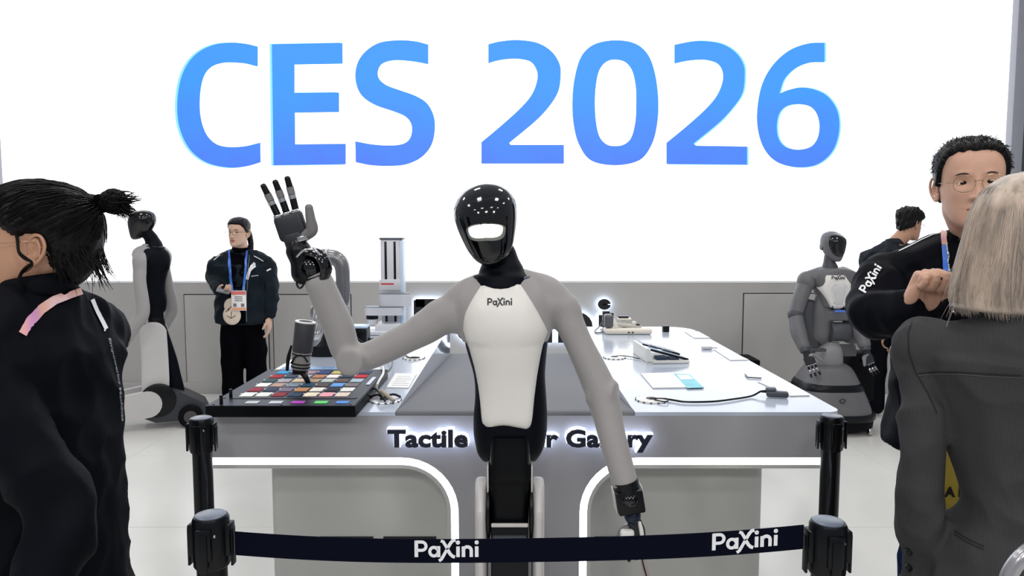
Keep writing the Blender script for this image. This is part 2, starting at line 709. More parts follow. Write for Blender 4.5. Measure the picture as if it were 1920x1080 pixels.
c = 1
GL = {
    'C': (A_([(588, 152, c), (520, 136), (430, 129), (330, 140), (240, 180), (170, 250), (125, 350), (105, 480), (112, 610), (150, 720), (210, 800), (300, 855), (420, 878), (520, 870), (605, 846, c), (603, 728, c), (520, 748), (430, 755), (350, 742), (295, 700), (262, 640), (243, 560), (240, 470), (250, 380), (275, 310), (320, 268), (380, 250), (440, 248), (520, 255), (588, 272, c)]), None),
    'E': (A_([(672, 138, c), (1095, 130, c), (1097, 255, c), (808, 260, c), (808, 430, c), (1075, 427, c), (1075, 545, c), (810, 549, c), (812, 738, c), (1115, 735, c), (1115, 858, c), (682, 864, c)]), None),
    'S': (A_([(1610, 140, c), (1530, 120), (1430, 114), (1320, 128), (1240, 175), (1190, 240), (1172, 320), (1185, 400), (1225, 460), (1300, 506), (1400, 540), (1470, 570), (1505, 610), (1512, 660), (1495, 710), (1450, 738), (1370, 745), (1270, 738), (1172, 720, c), (1175, 846, c), (1270, 864), (1380, 868), (1480, 858), (1570, 815), (1630, 740), (1650, 640), (1640, 560), (1600, 490), (1530, 446), (1440, 414), (1360, 384), (1315, 345), (1308, 300), (1330, 258), (1380, 238), (1440, 234), (1530, 243), (1610, 258, c)]), None),
    '2': (B_([(95, 115, c), (160, 100), (245, 94), (340, 108), (410, 150), (450, 210), (457, 270), (445, 350), (400, 425), (330, 500), (200, 608, c), (206, 618, c), (473, 618, c), (473, 712, c), (60, 712, c), (60, 605, c), (150, 530), (250, 440), (310, 370), (338, 300), (338, 250), (310, 205), (260, 190), (210, 188), (150, 195), (95, 210, c)]), None),
    '0': (B_([(730, 95), (830, 112), (895, 170), (930, 270), (945, 400), (938, 520), (910, 620), (850, 695), (730, 720), (610, 697), (550, 620), (522, 520), (515, 400), (527, 280), (560, 175), (625, 115)]),
          B_([(730, 192), (780, 205), (815, 250), (832, 330), (834, 410), (830, 500), (810, 580), (775, 615), (730, 624), (685, 615), (650, 575), (633, 500), (628, 410), (633, 320), (650, 245), (685, 203)])),
    '2b': (B_([(1025, 118, c), (1100, 103), (1170, 99), (1260, 113), (1330, 155), (1370, 215), (1376, 280), (1365, 360), (1320, 430), (1250, 505), (1120, 612, c), (1130, 622, c), (1388, 626, c), (1388, 717, c), (985, 714, c), (985, 608, c), (1080, 530), (1175, 445), (1235, 375), (1265, 305), (1265, 250), (1240, 212), (1190, 195), (1140, 193), (1080, 200), (1025, 212, c)]), None),
    '6': (B_([(1775, 108, c), (1690, 112), (1600, 145), (1520, 215), (1465, 310), (1440, 430), (1442, 540), (1475, 640), (1540, 705), (1640, 730), (1740, 715), (1815, 650), (1848, 550), (1840, 450), (1790, 375), (1720, 340), (1650, 332), (1590, 345), (1550, 362, c), (1575, 290), (1630, 235), (1700, 208), (1775, 205, c)]),
          B_([(1640, 415), (1700, 425), (1735, 460), (1750, 520), (1740, 585), (1705, 628), (1640, 642), (1580, 628), (1545, 585), (1537, 520), (1550, 460), (1585, 425)])),
}
zl0, zl1 = at(960, 310, WALL_Y).z - zt, at(960, 78, WALL_Y).z - zt
BLUE = letter_mat('screen_blue', srgb(58, 156, 255), srgb(78, 126, 255), zl0 + zt, zl1 + zt)
HALO = mat('screen_cyan', (0, 0, 0), 0.5, var=0, emit=srgb(150, 238, 255), strength=1.0)


def wall2(p, Y):
    q = at(p[0], p[1], Y)
    return (q.x, q.z)


for k, (outer, hole) in GL.items():
    o2 = [wall2(p, WALL_Y) for p in cat_loop(outer)]
    h2 = [wall2(p, WALL_Y) for p in cat_loop(hole)] if hole else None
    ob('letter', M().prism(o2, WALL_Y - 0.004, WALL_Y - 0.002, 'y', [h2] if h2 else None), BLUE, scr, smooth=False)
    if k in 'CE6' or k == '2b':
        dx = -0.022 if k in 'CE' else 0.016
        ob('letter_edge_glow', M().prism([(x + dx, z + (0.004 if z > 2.5 else -0.004)) for x, z in o2], WALL_Y - 0.0015, WALL_Y - 0.0005, 'y',
           [[(x + dx, z) for x, z in h2]] if h2 else None), HALO, scr, smooth=False)

# neighbouring booths seen past the ends of the screen
lx = at(0, 250, 8.0).x
ob('wall_left', M().box((lx - 1.6, 8.0, 2.0), (4.2, 0.2, 4.0)), mat('wall_pale', srgb(176, 178, 190), 0.6, var=0.04, vscale=1), kind='structure')
pl = empty('booth_poster', (lx - 0.5, 7.88, 2), label='blue printed panel on the pale wall at the far left edge', cat='poster')
a, b = at(7, 330, 7.85), at(6, 190, 7.85)
ob('panel', M().box((a.x - 0.9, 7.87, (a.z + b.z) / 2 - 0.05), (1.8, 0.03, b.z - a.z + 0.3)), mat('poster_blue', srgb(20, 112, 176), 0.4, var=0.3, vscale=3), pl, smooth=False)
v, f = text_mesh('AI', 0.16, 0.004)
ob('lettering', M().add(v, f, Matrix.Translation((a.x - 0.16, 7.85, a.z + 0.1)) @ Matrix.Rotation(PI / 2, 4, 'X')), WHITE_PRINT, pl, smooth=False)
rx = at(1905, 300, 7.2).x
ob('wall_right', M().box((rx + 1.6, 7.4, 2.2), (3.6, 0.2, 4.4)), mat('wall_dark', srgb(60, 66, 74), 0.6, var=0.15, vscale=0.8), kind='structure')
pm = empty('hall_monitor', (rx + 0.3, 7.2, 3.4), label='dark framed monitor lit pale blue at the top right corner', cat='monitor')
a = at(1912, 8, 7.2)
ob('monitor_bezel', M().box((a.x + 0.5, 7.26, a.z + 0.28), (1.0, 0.05, 0.72), 0.01), BLACK, pm)
ob('monitor_screen', M().box((a.x + 0.52, 7.225, a.z + 0.33), (0.9, 0.012, 0.6)), mat('monitor_glow', (0, 0, 0), 0.4, var=0, emit=srgb(170, 190, 250), strength=0.9), pm, smooth=False)

# back-lit wall sign: the booth's logo, mostly behind the robot
sgn = empty('wall_sign', at(778, 640, WALL_Y), label='black halo-lit company logo sign low on the grey wall behind the waving robot', cat='sign')
SIGN_GLOW = mat('sign_glow', (1, 1, 1), 0.4, var=0, emit=(0.62, 0.76, 1.0), strength=5.0)
s0 = at(779, 641, WALL_Y)
s1 = at(1140, 641, WALL_Y)
hh = (s1.x - s0.x) / PAX_W
fr = lambda u, v, d: (s0.x + u, WALL_Y - 0.02 - d, s0.z + v * 0.84)
ob('letter_face', logo(M(), fr, hh, 0.02, 0.032, 1.25), PRINT, sgn, smooth=False)
fr2 = lambda u, v, d: (s0.x + u, WALL_Y - 0.006 - d, s0.z + v * 0.84)
ob('letter_glow', logo(M(), fr2, hh, 0.0, 0.03, 1.4), SIGN_GLOW, sgn, smooth=False)

# ================================================================ DISPLAY COUNTER
CY0, CY1, CZ = 2.33, 4.42, 0.90
CX0, CX1 = -1.02, 1.09
NX0, NX1 = -0.385, 0.405          # the sunken middle between the two wings
ctr = empty('display_counter', (0.03, 2.4, 0), label='large grey and white demo counter with glowing strip and backlit lettering', cat='counter')


def rrect(x0, x1, y0, y1, r00, r10, r11, r01, n=8):
    """rounded rectangle, corner radii from (x0,y0) counter-clockwise"""
    out = []
    for (cx, cy, r, a) in ((x0 + r00, y0 + r00, r00, 180), (x1 - r10, y0 + r10, r10, 270), (x1 - r11, y1 - r11, r11, 0), (x0 + r01, y1 - r01, r01, 90)):
        if r < 1e-4:
            out.append((cx, cy))
        else:
            out += [(cx + r * math.cos(math.radians(a + 90 * i / n)), cy + r * math.sin(math.radians(a + 90 * i / n))) for i in range(n + 1)]
    return out


ob('worktop', M().prism(rrect(CX0, NX0, CY0, CY1, 0.05, 0.0, 0.0, 0.16), CZ - 0.012, CZ, 'z'), WHITE_GLOSS, ctr, smooth=False)
ob('worktop', M().prism(rrect(NX1, CX1, CY0, CY1, 0.0, 0.05, 0.16, 0.0), CZ - 0.012, CZ, 'z'), WHITE_GLOSS, ctr, smooth=False)
# wing bodies under the tops
LIPZ = 0.71
ob('wing_body', M().prism(rrect(CX0 + 0.004, NX0 - 0.003, CY0 + 0.03, CY1 - 0.004, 0.046, 0.0, 0.0, 0.156), LIPZ + 0.02, CZ - 0.012, 'z'), GREY_PANEL, ctr)
ob('wing_body', M().prism(rrect(NX1 + 0.003, CX1 - 0.004, CY0 + 0.03, CY1 - 0.004, 0.0, 0.046, 0.156, 0.0), LIPZ + 0.02, CZ - 0.012, 'z'), GREY_PANEL, ctr)
# glossy inner cheeks beside the sunken middle
ob('inner_cheek', M().box((NX0 - 0.001, (CY0 + CY1) / 2 + 0.02, CZ - 0.1), (0.004, CY1 - CY0 - 0.06, 0.2 - 0.001)), mat('cheek_gloss', srgb(206, 214, 230), 0.06, var=0.02, coat=1.0, spec=0.9), ctr, smooth=False)
ob('inner_cheek', M().box((NX1 + 0.001, (CY0 + CY1) / 2 + 0.02, CZ - 0.1), (0.004, CY1 - CY0 - 0.06, 0.2 - 0.001)), MATS['cheek_gloss'], ctr, smooth=False)
# sunken middle panel: slopes away from the front edge
sl = [(CY0, CZ - 0.0125), (CY0 + 0.003, CZ - 0.006), (CY0 + 0.01, CZ - 0.0015), (CY0 + 0.022, CZ - 0.0005), (CY0 + 0.05, CZ - 0.003), (CY1, CZ - 0.168), (CY1, CZ - 0.186), (CY0 + 0.07, CZ - 0.03)]
ob('middle_panel', M().prism(sl, NX0 + 0.001, NX1 - 0.001, 'x'), mat('grey_matt_laminate', srgb(104, 106, 112), 0.6, var=0.03, vscale=2, spec=0.25), ctr, angle=60)

# front fascia: a T with rounded inner corners, a light strip and a thin lip along its lower edge
PXL, PXR = -0.215, 0.262          # lip edges of the central pedestal
R0 = 0.15


def t_path(side, d, zbot=0.0):
    """edge of the T at distance d in from the lip; from the outer end inwards and down"""
    if side < 0:
        xe, xc = CX0 + 0.01, PXL - R0
        return [(xe, LIPZ + d)] + [(xc + (R0 + d) * math.cos(math.radians(a)), LIPZ - R0 + (R0 + d) * math.sin(math.radians(a))) for a in range(90, -1, -9)] + [(PXL + d, zbot)]
    xe, xc = CX1 - 0.01, PXR + R0
    return [(xe, LIPZ + d)] + [(xc - (R0 + d) * math.cos(math.radians(a)), LIPZ - R0 + (R0 + d) * math.sin(math.radians(a))) for a in range(90, -1, -9)] + [(PXR - d, zbot)]


def band(side, d0, d1, y0, y1):
    A, B = t_path(side, d0), t_path(side, d1)
    m = M()
    n = len(A)
    v = [(p[0], y0, p[1]) for p in A] + [(p[0], y0, p[1]) for p in B] + [(p[0], y1, p[1]) for p in A] + [(p[0], y1, p[1]) for p in B]
    f = []
    for i in range(n - 1):
        f += [(i, i + 1, n + i + 1, n + i), (2 * n + i, 3 * n + i, 3 * n + i + 1, 2 * n + i + 1), (i, 2 * n + i, 2 * n + i + 1, i + 1), (n + i, n + i + 1, 3 * n + i + 1, 3 * n + i)]
    f += [(0, n, 3 * n, 2 * n), (n - 1, 3 * n - 1, 4 * n - 1, 2 * n - 1)]
    return m.add(v, f)


LL, RR = t_path(-1, 0.037), t_path(1, 0.037)
tp = [(CX0 + 0.01, CZ - 0.012)] + LL + RR[::-1] + [(CX1 - 0.01, CZ - 0.012)]
ob('front_panel', M().prism(tp, CY0, CY0 + 0.06, 'y'), GREY_PANEL, ctr, angle=50)
for sd in (-1, 1):
    ob('light_strip', band(sd, 0.0125, 0.0365, CY0 + 0.003, CY0 + 0.03), LED, ctr, smooth=False)
    ob('lip', band(sd, 0.0, 0.012, CY0 + 0.0, CY0 + 0.07), GREY_CAB, ctr, smooth=False)
# underside of the wings and the pedestal box behind the fascia
ob('wing_soffit', M().box(((CX0 + PXL) / 2, (CY0 + CY1) / 2 + 0.03, LIPZ + 0.01), (PXL - CX0 - 0.04, CY1 - CY0 - 0.08, 0.018)), GREY_CAB, ctr, smooth=False)
ob('wing_soffit', M().box(((CX1 + PXR) / 2, (CY0 + CY1) / 2 + 0.03, LIPZ + 0.01), (CX1 - PXR - 0.04, CY1 - CY0 - 0.08, 0.018)), GREY_CAB, ctr, smooth=False)
ob('pedestal', M().box(((PXL + PXR) / 2, (CY0 + CY1) / 2 + 0.03, LIPZ / 2), (PXR - PXL - 0.02, CY1 - CY0 - 0.1, LIPZ)), GREY_PANEL, ctr, smooth=False)
# cabinets under the wings, with soft vertical and lower corners
KY = 2.43
kx0, kx1 = at(508, 990, KY).x, at(1430, 990, KY).x
for (x0, x1, lo) in ((kx0, PXL + 0.01, 0), (PXR - 0.01, kx1, 1)):
    rr = rrect(x0, x1, 0.26, LIPZ, 0.035 if not lo else 0.0, 0.035 if lo else 0.0, 0.0, 0.0)
    m = M().prism(rrect(x0, x1, KY, CY1 - 0.12, *((0.03, 0, 0, 0.03) if not lo else (0, 0.03, 0.03, 0))), 0.285, LIPZ, 'z')
    m.prism(rrect(x0 + 0.02, x1 - 0.02, KY + 0.02, CY1 - 0.14, 0.02, 0.02, 0.02, 0.02), 0.262, 0.285, 'z')
    ob('cabinet', m, GREY_CAB, ctr)
    ob('plinth', M().box(((x0 + x1) / 2, 3.38, 0.13), (x1 - x0 - 0.16, 1.6, 0.264)), GREY_PANEL, ctr, smooth=False)
    ob('plinth_light', M().box(((x0 + x1) / 2, KY + 0.07, 0.252), (x1 - x0 - 0.14, 0.02, 0.016)), LED, ctr, smooth=False)
for (pa, pb) in ((600, 700), (719, 818), (1115, 1180), (1216, 1312)):
    a, b = at(pa, 1008, KY), at(pb, 1008, KY)
    ob('vent_slot', M().box(((a.x + b.x) / 2, KY - 0.0005, a.z), (b.x - a.x, 0.004, 0.0085)), PRINT, ctr, smooth=False)

# raised backlit lettering on the fascia
v, f = text_mesh('Tactile Sensor Gallery', 0.1, 0.0043, 0.004, 1.03)
xs = [p[0] for p in v]
l0, l1 = at(727, 838, CY0 - 0.03), at(1223, 838, CY0 - 0.03)
sx = (l1.x - l0.x) / (max(xs) - min(xs))
zc = at(800, 836, CY0 - 0.03).z
hcap = at(800, 805, CY0 - 0.03).z - zc
ys_ = [p[1] for p in v]
vT = [p for p in v if p[0] < min(xs) + 0.05]
sy = hcap / max(p[1] for p in vT)
mt = Matrix(((sx, 0, 0, l0.x - min(xs) * sx), (0, 0, 1, 0), (0, sy, 0, zc), (0, 0, 0, 1)))
FACE = mat('sign_face_black', srgb(18, 22, 44), 0.4, var=0.02)
ob('letter_face', M().add(v, f, Matrix.Translation((0, CY0 - 0.034, 0)) @ mt), FACE, ctr, smooth=False)
v2, f2 = text_mesh('Tactile Sensor Gallery', 0.1, 0.0068, 0.0125, 1.03)
ob('letter_body', M().add(v2, f2, Matrix.Translation((0, CY0 - 0.0155, 0)) @ mt), mat('letter_glow_white', (0.9, 0.9, 0.95), 0.4, var=0, emit=(0.66, 0.76, 1.0), strength=3.0), ctr, smooth=False)

# ================================================================ BELT BARRIER
POST_M = mat('post_black', srgb(7, 10, 15), 0.32, var=0.08, spec=0.25)
BELT_M = mat('belt_navy', srgb(7, 11, 26), 0.75, var=0.08, spec=0.06, bump=0.15, bscale=300)
CAP_M = mat('post_cap_grey', srgb(96, 106, 122), 0.28, var=0.05)


def stanchion(px, py, ztop, label, loc=None):
    p = at_z(px, py, ztop) if loc is None else Vector(loc)
    r = empty('barrier_post', (p.x, p.y, 0), label=label, cat='barrier post', group='black belt barrier posts')
    lob('pole', M().cyl((0, 0, 0.02), (0, 0, ztop - 0.09), 0.0275, n=32), POST_M, r)
    lob('base', M().lathe([(0, 0), (0.165, 0), (0.17, 0.006), (0.165, 0.014), (0.06, 0.03), (0.03, 0.05), (0, 0.05)], n=40), POST_M, r)
    lob('head', M().lathe([(0, ztop - 0.1), (0.031, ztop - 0.1), (0.034, ztop - 0.095), (0.034, ztop - 0.006), (0.031, ztop), (0, ztop)], n=36), POST_M, r)
    lob('cap', M().lathe([(0, ztop), (0.0285, ztop), (0.0285, ztop + 0.002), (0.026, ztop + 0.003), (0, ztop + 0.003)], n=32), CAP_M, r)
    for k in range(4):
        a = k * PI / 2 + math.atan2(p.x, p.y) * 0
        R = Matrix.Rotation(a, 4, 'Z')
        m = M()
        m.box((0.0355, 0, ztop - 0.045), (0.011, 0.03, 0.062), 0.003, rot=None)
        m.box((0.0415, 0, ztop - 0.06), (0.005, 0.018, 0.075), 0.002)
        m.v = [tuple(R @ Vector(q)) for q in m.v]
        lob('belt_clip', m, POST_M, r)
    for k in (0.55, -2.3):
        lob('screw', M().ell((math.sin(k) * 0.034, -math.cos(k) * 0.034, ztop - 0.03), (0.0035, 0.0035, 0.0035), 8, 6), STEEL, r)
    return p


pFL = stanchion(395, 966, 0.95, 'black barrier post nearest the camera on the left, below the tray')
pFR = stanchion(1553, 978, 0.95, 'black barrier post nearest the camera on the right, holding the belt end')
pBL = stanchion(377, 784, 0.95, 'rear black barrier post at the left front corner of the counter')
pBR = stanchion(1560, 780, 0.95, 'rear black barrier post at the right front corner of the counter')


def belt(a, b, z0, z1, sag, label, logos=()):
    a, b = Vector((a.x, a.y, 0)), Vector((b.x, b.y, 0))
    d = (b - a)
    L = d.length
    t = d / L
    nrm = Vector((t.y, -t.x, 0))
    a2 = a + t * 0.046
    L2 = L - 0.092
    top0, w = z0, 0.047

    def pt(u, v, dd):
        s = u / L2
        z = z0 + (z1 - z0) * s - sag * 4 * s * (1 - s)
        return tuple(a2 + t * u + nrm * (dd + 0.003 * math.sin(s * 9)) + Vector((0, 0, z + v)))
    N = 60
    v, f = [], []
    for i in range(N + 1):
        u = L2 * i / N
        v += [pt(u, 0, 0.0008), pt(u, w, 0.0008), pt(u, w, -0.0008), pt(u, 0, -0.0008)]
    for i in range(N):
        o, p = i * 4, i * 4 + 4
        for k in range(4):
            f.append((o + k, o + (k + 1) % 4, p + (k + 1) % 4, p + k))
    f += [(3, 2, 1, 0), (N * 4, N * 4 + 1, N * 4 + 2, N * 4 + 3)]
    r = empty('barrier_belt', a, label=label, cat='belt')
    ob('webbing', M().add(v, f), BELT_M, r)
    for u0, h, v0 in logos:
        ob('printed_logo', logo(M(), lambda u, v, dd: pt(u0 + u, v0 + v, 0.0012 + dd), h, 0, 0.0005, 1.22), WHITE_PRINT, r, smooth=False)
    return a2, t, L2


a2 = Vector((pFL.x, pFL.y, 0))
zbl = at(440, 1040, pFL.y).z
zbr = at(1515, 1029, pFR.y).z
L_ = (pFR - pFL).length - 0.092
lw = (at(898, 1040, 1.36) - at(781, 1040, 1.36)).x
hx = lw / PAX_W
u1 = at(781, 1040, 1.36).x - (pFL.x + 0.046)
u2 = at(1325, 1020, 1.36).x - (pFL.x + 0.046)
belt(pFL, pFR, zbl, zbr, 0.022, 'dark navy belt with two white printed logos stretched across the front', [(u1, hx, 0.012), (u2, hx, 0.012)])
belt(pBL, pFL, 0.885, 0.885, 0.01, 'dark belt seen edge-on between the two left barrier posts')
belt(pBR, pFR, 0.885, 0.885, 0.01, 'dark belt seen edge-on between the two right barrier posts')


# ================================================================ ON THE COUNTER
TZ = CZ + 0.0005


def quad_card(name, cs, z, th, material, label=None, cat=None, parent=None):
    pts = [at_z(x, y, z) for x, y in cs]
    poly = [(p.x, p.y) for p in pts]
    return ob(name, M().prism(poly, z, z + th, 'z'), material, parent, smooth=False, label=label, cat=cat)


def C1(l):
    return [(1090 + x / 4.085, 540 + y / 4.085) for x, y in l]


# swatch tray
tz1 = CZ + 0.036
tray = empty('swatch_tray', at_z(540, 740, CZ), label='black sample tray with rows of coloured fabric swatches on the left wing', cat='tray')
TRAY_M = mat('tray_black', srgb(30, 34, 46), 0.4, spec=0.2, var=0.06)
fl_, fr_, br_, bl_ = at_z(384, 762, tz1), at_z(668, 760, tz1), at_z(727, 694, tz1), at_z(484, 693, tz1)
poly = [(p.x, p.y) for p in (fl_, fr_, br_, bl_)]
poly = [(fl_.x, fl_.y), (fr_.x, fr_.y), (fr_.x, bl_.y), (fl_.x, bl_.y)]
tx0, tx1, ty0, ty1 = fl_.x, fr_.x, fl_.y, bl_.y
m = M().prism(rrect(tx0, tx1, ty0, ty1, 0.004, 0.004, 0.004, 0.004, 2), CZ + 0.001, tz1, 'z')
ob('tray_body', m, mat('tray_side', srgb(6, 8, 12), 0.45, var=0.05, spec=0.12), tray)
ob('top_plate', M().prism(rrect(tx0 + 0.004, tx1 - 0.004, ty0 + 0.004, ty1 - 0.004, 0.003, 0.003, 0.003, 0.003, 2), tz1, tz1 + 0.0015, 'z'), TRAY_M, tray)
ob('frame_line', M().box(((tx0 + tx1) / 2 + 0.01, ty0 + 0.098, tz1 + 0.002), (tx1 - tx0 - 0.06, 0.002, 0.002)), DARKGAP, tray, smooth=False)
CW = [  # rows from the front, seven across
    ['f4f4f2', 'e9eeea', '8c2432', '1c3a56', 'efe2c8', 'f0a8b4', 'e8d8cc'],
    ['9a2238', '2c3c5a', '7c6f86', 'c08a62', 'f0ece0', '16202e', 'f4f4f0'],
    ['fbfbf8', 'c0a092', '8c9cac', '1a4a66', '54484a', '6aa6ea', '7c7476'],
    ['2e5258', 'b8b4be', 'f2dcb8', 'c4a88c', 'bccac6', '685450', 'b0c4d2'],
    ['b01c30', '2a4660', 'b4b8c0', 'd09068', 'faf0ec', '20344c', 'c8202e'],
    ['30a4e0', '2c4270', 'a48ca4', '34488c', 'ccc070', '24385a', '3a4a64'],
]
NX_, NYr = 7, 6
gx0, gx1 = tx0 + 0.055, tx1 - 0.05
gy0, gy1 = ty0 + 0.118, ty1 - 0.03
for j in range(NYr):
    for i in range(NX_):
        x = gx0 + (gx1 - gx0) * (i + 0.5) / NX_
        y = gy0 + (gy1 - gy0) * (j + 0.5) / NYr
        h = CW[j][i]
        colr = srgb(int(h[:2], 16), int(h[2:4], 16), int(h[4:], 16))
        w_, d_ = (gx1 - gx0) / NX_ * 0.82, (gy1 - gy0) / NYr * 0.74
        ob('swatch', M().box((x, y, tz1 + 0.0025), (w_, d_, 0.002), 0.0006, 1), mat('cloth_' + h, colr, 0.75, var=0.15, vscale=90, bump=0.3, bscale=400), tray, smooth=False)
        if (i * 3 + j * 5) % 4 != 1:
            ob('pin', M().box((x - w_ * 0.56, y + 0.006, tz1 + 0.003), (0.007, 0.006, 0.003)), WHITE_PRINT, tray, smooth=False)
for i, h in enumerate(['b8c4c8', 'c4ccd4', 'b028b8', '54d868', '3a86d8']):
    x = at_z([477, 521, 562, 605, 645][i], 753, tz1).x
    colr = srgb(int(h[:2], 16), int(h[2:4], 16), int(h[4:], 16))
    ob('swatch', M().box((x, ty0 + 0.045, tz1 + 0.0025), (0.042, 0.032, 0.002), 0.0006, 1), mat('cloth_' + h, colr, 0.5, var=0.08), tray, smooth=False)
for (px, py) in ((415, 758), (433, 746)):
    q = at_z(px, py, tz1)
    ob('peg', M().cyl((q.x, q.y, tz1), (q.x, q.y, tz1 + 0.03), 0.0055, n=16, bevel=0.001), BLACK, tray)
for (x, y) in ((tx0 + 0.02, ty0 + 0.02), (tx1 - 0.02, ty0 + 0.02), (tx0 + 0.02, ty1 - 0.02), (tx1 - 0.02, ty1 - 0.02), (tx0 + 0.02, ty0 + 0.11), (tx1 - 0.02, ty0 + 0.11), ((tx0 + tx1) / 2, ty0 + 0.1), ((tx0 + tx1) / 2, ty0 + 0.015)):
    ob('screw', M().cyl((x, y, tz1 + 0.001), (x, y, tz1 + 0.003), 0.004, n=12), BLACK, tray, smooth=False)
ob('status_strip', M().box((tx1 - 0.022, (ty0 + ty1) / 2 + 0.07, tz1 + 0.003), (0.014, 0.13, 0.003)), mat('pale_strip', srgb(190, 200, 215), 0.3), tray, smooth=False)
ob('rear_ribbed_plate', M().box(((tx0 + tx1) / 2 - 0.02, ty1 + 0.034, CZ + 0.019), (0.36, 0.06, 0.034), 0.002), mat('ribbed_blue', srgb(120, 158, 205), 0.35, var=0.25, vscale=6, stretch=(60, 1, 1)), tray)

# cable grommets
def grommet(px, py, r, label, col=CHROME, black_r=0.4):
    p = at_z(px, py, CZ)
    g = empty('cable_grommet', (p.x, p.y, CZ), label=label, cat='cable grommet')
    lob('ring', M().lathe([(0, 0.0), (r, 0.0), (r, 0.002), (r * 0.96, 0.0045), (r * 0.55, 0.006), (0, 0.006)], n=40), col, g)
    lob('opening', M().cyl((0, 0, 0.0055), (0, 0, 0.0068), r * black_r, n=28), PRINT, g)
    m = M()
    for k in range(14):
        a = 2 * PI * k / 14
        m.box((math.cos(a) * r * 0.985, math.sin(a) * r * 0.985, 0.002), (0.008, 0.006, 0.003), rot=Matrix.Rotation(a, 4, 'Z'))
    lob('notch', m, PRINT, g, smooth=False, kind='stuff')
    return p


g1 = grommet(722, 751, 0.056, 'chrome cable grommet beside the right front corner of the swatch tray', mat('satin_chrome', srgb(225, 225, 228), 0.3, 0.75), 0.35)
g2 = grommet(776, 672, 0.05, 'small cable grommet further back on the left wing behind the raised arm', WHITE_PL, 0.3)
g3 = grommet(1222, 750, 0.056, 'white round cable grommet near the front edge of the right wing', WHITE_PL, 0.36)
g4 = grommet(1152, 671, 0.05, 'white cable grommet on the right wing beside the hanging arm', WHITE_PL, 0.34)
for (q, rr_, n0) in ((g1, 0.006, 1),):
    m = M()
    for a in (0.4, 1.5, 2.5):
        m.tube([(q.x - 0.01, q.y, CZ + 0.01), (q.x - 0.03 * math.cos(a), q.y + 0.03 * math.sin(a), CZ + 0.018), (q.x - 0.06 * math.cos(a), q.y + 0.045 * math.sin(a), CZ + 0.008)], 0.004, 8)
    tagit(ob('cable_bundle', m, BLACK), 'short black cable ends spilling out of the chrome grommet', 'cable')
c1 = [at_z(722, 752, CZ + 0.012), at_z(711, 735, CZ + 0.03), at_z(700, 722, CZ + 0.01), at_z(716, 706, CZ + 0.02), at_z(733, 690, CZ + 0.03), at_z(735, 672, CZ + 0.03), at_z(722, 661, CZ + 0.02)]
ob('black_cable', M().tube(c1, 0.0035, 8), BLACK, label='black cable looping from the chrome grommet up behind the robot elbow', cat='cable')
c2 = [at_z(718, 744, CZ + 0.012), at_z(706, 731, CZ + 0.02), at_z(709, 717, CZ + 0.045), at_z(719, 698, CZ + 0.05), at_z(714, 682, CZ + 0.05), at_z(704, 676, CZ + 0.045)]
ob('white_cable', M().tube(c2, 0.0045, 8), WHITE_PL, label='white cable running beside the black one at the tray corner', cat='cable')
ob('sensor_stub', M().cyl(at_z(738, 752, CZ + 0.012), at_z(716, 734, CZ + 0.03), 0.006, 0.008, n=14), mat('beige_plug', srgb(160, 148, 132), 0.5), label='beige connector plug lying across the chrome grommet', cat='plug')
c3 = [at_z(745, 661, CZ + 0.004), at_z(758, 663, CZ + 0.006), at_z(764, 669, CZ + 0.01), at_z(772, 671, CZ + 0.01), at_z(786, 670, CZ + 0.008)]
ob('thin_cable', M().tube(c3, 0.003, 8), BLACK, label='thin black cable ending in the grommet behind the raised arm', cat='cable')

# printed cards
cd = quad_card('info_card', [(725, 727), (766, 728), (781, 702), (741, 701)], CZ + 0.001, 0.003, CARD, 'white instruction card with lines of text beside the swatch tray', 'card')
for i in range(6):
    y = 706 + i * 3.3
    sh = (727 - y) * 0.56
    a, b = at_z(733 + sh, y, CZ + 0.004), at_z(733 + sh + (30 if i % 3 else 24), y, CZ + 0.004)
    ob('text_line', M().box(((a.x + b.x) / 2, a.y, CZ + 0.0044), (b.x - a.x, 0.0035, 0.0006)), GREY_PRINT, cd, smooth=False)
big = quad_card('info_board', C1([(548, 770), (940, 764), (815, 650), (455, 660)]), CZ + 0.001, 0.004, CARD, 'white card with a teal printed corner in the middle of the right wing', 'card')
quad_card('printed_corner', C1([(812, 767), (938, 763), (830, 662), (705, 655)]), CZ + 0.005, 0.0006, mat('teal_print', srgb(130, 208, 222), 0.5, var=0.1, vscale=20), parent=big)
quad_card('printed_shape', C1([(765, 702), (860, 698), (822, 668), (730, 664)]), CZ + 0.0058, 0.0004, CARD, parent=big)
quad_card('blank_card', C1([(865, 385), (985, 384), (895, 335), (790, 336)]), CZ + 0.001, 0.003, CARD, 'small blank white card near the far right corner of the right wing', 'card')
quad_card('blank_card', C1([(1140, 555), (1280, 552), (1110, 474), (1020, 476)]), CZ + 0.001, 0.003, CARD, 'blank white card beside the small grey clip on the right wing', 'card')
quad_card('blank_card', C1([(1600, 830), (1750, 826), (1530, 716), (1350, 720)]), CZ + 0.001, 0.003, CARD, 'large blank white card under the grey tactile sensor at the right wing edge', 'card')
q = C1([(960, 470)])[0]
p = at_z(q[0], q[1], CZ)
ob('clip_bracket', M().box((p.x, p.y, CZ + 0.008), (0.05, 0.03, 0.014), 0.004).box((p.x + 0.035, p.y + 0.005, CZ + 0.007), (0.04, 0.01, 0.006), 0.002), mat('grey_white_pl', srgb(196, 196, 204), 0.4), label='small pale grey plastic clip on the right wing left of a blank card', cat='clip')
L3 = [at_z(x, y, CZ + 0.004) for x, y in C1([(1255, 660), (1275, 685), (1375, 690)])]
ob('wire_hook', M().tube([tuple(v) for v in L3], 0.003, 8, sub=1), mat('grey_mid_pl', srgb(110, 114, 124), 0.4), label='thin grey L-shaped hook lying on the right wing', cat='hook')

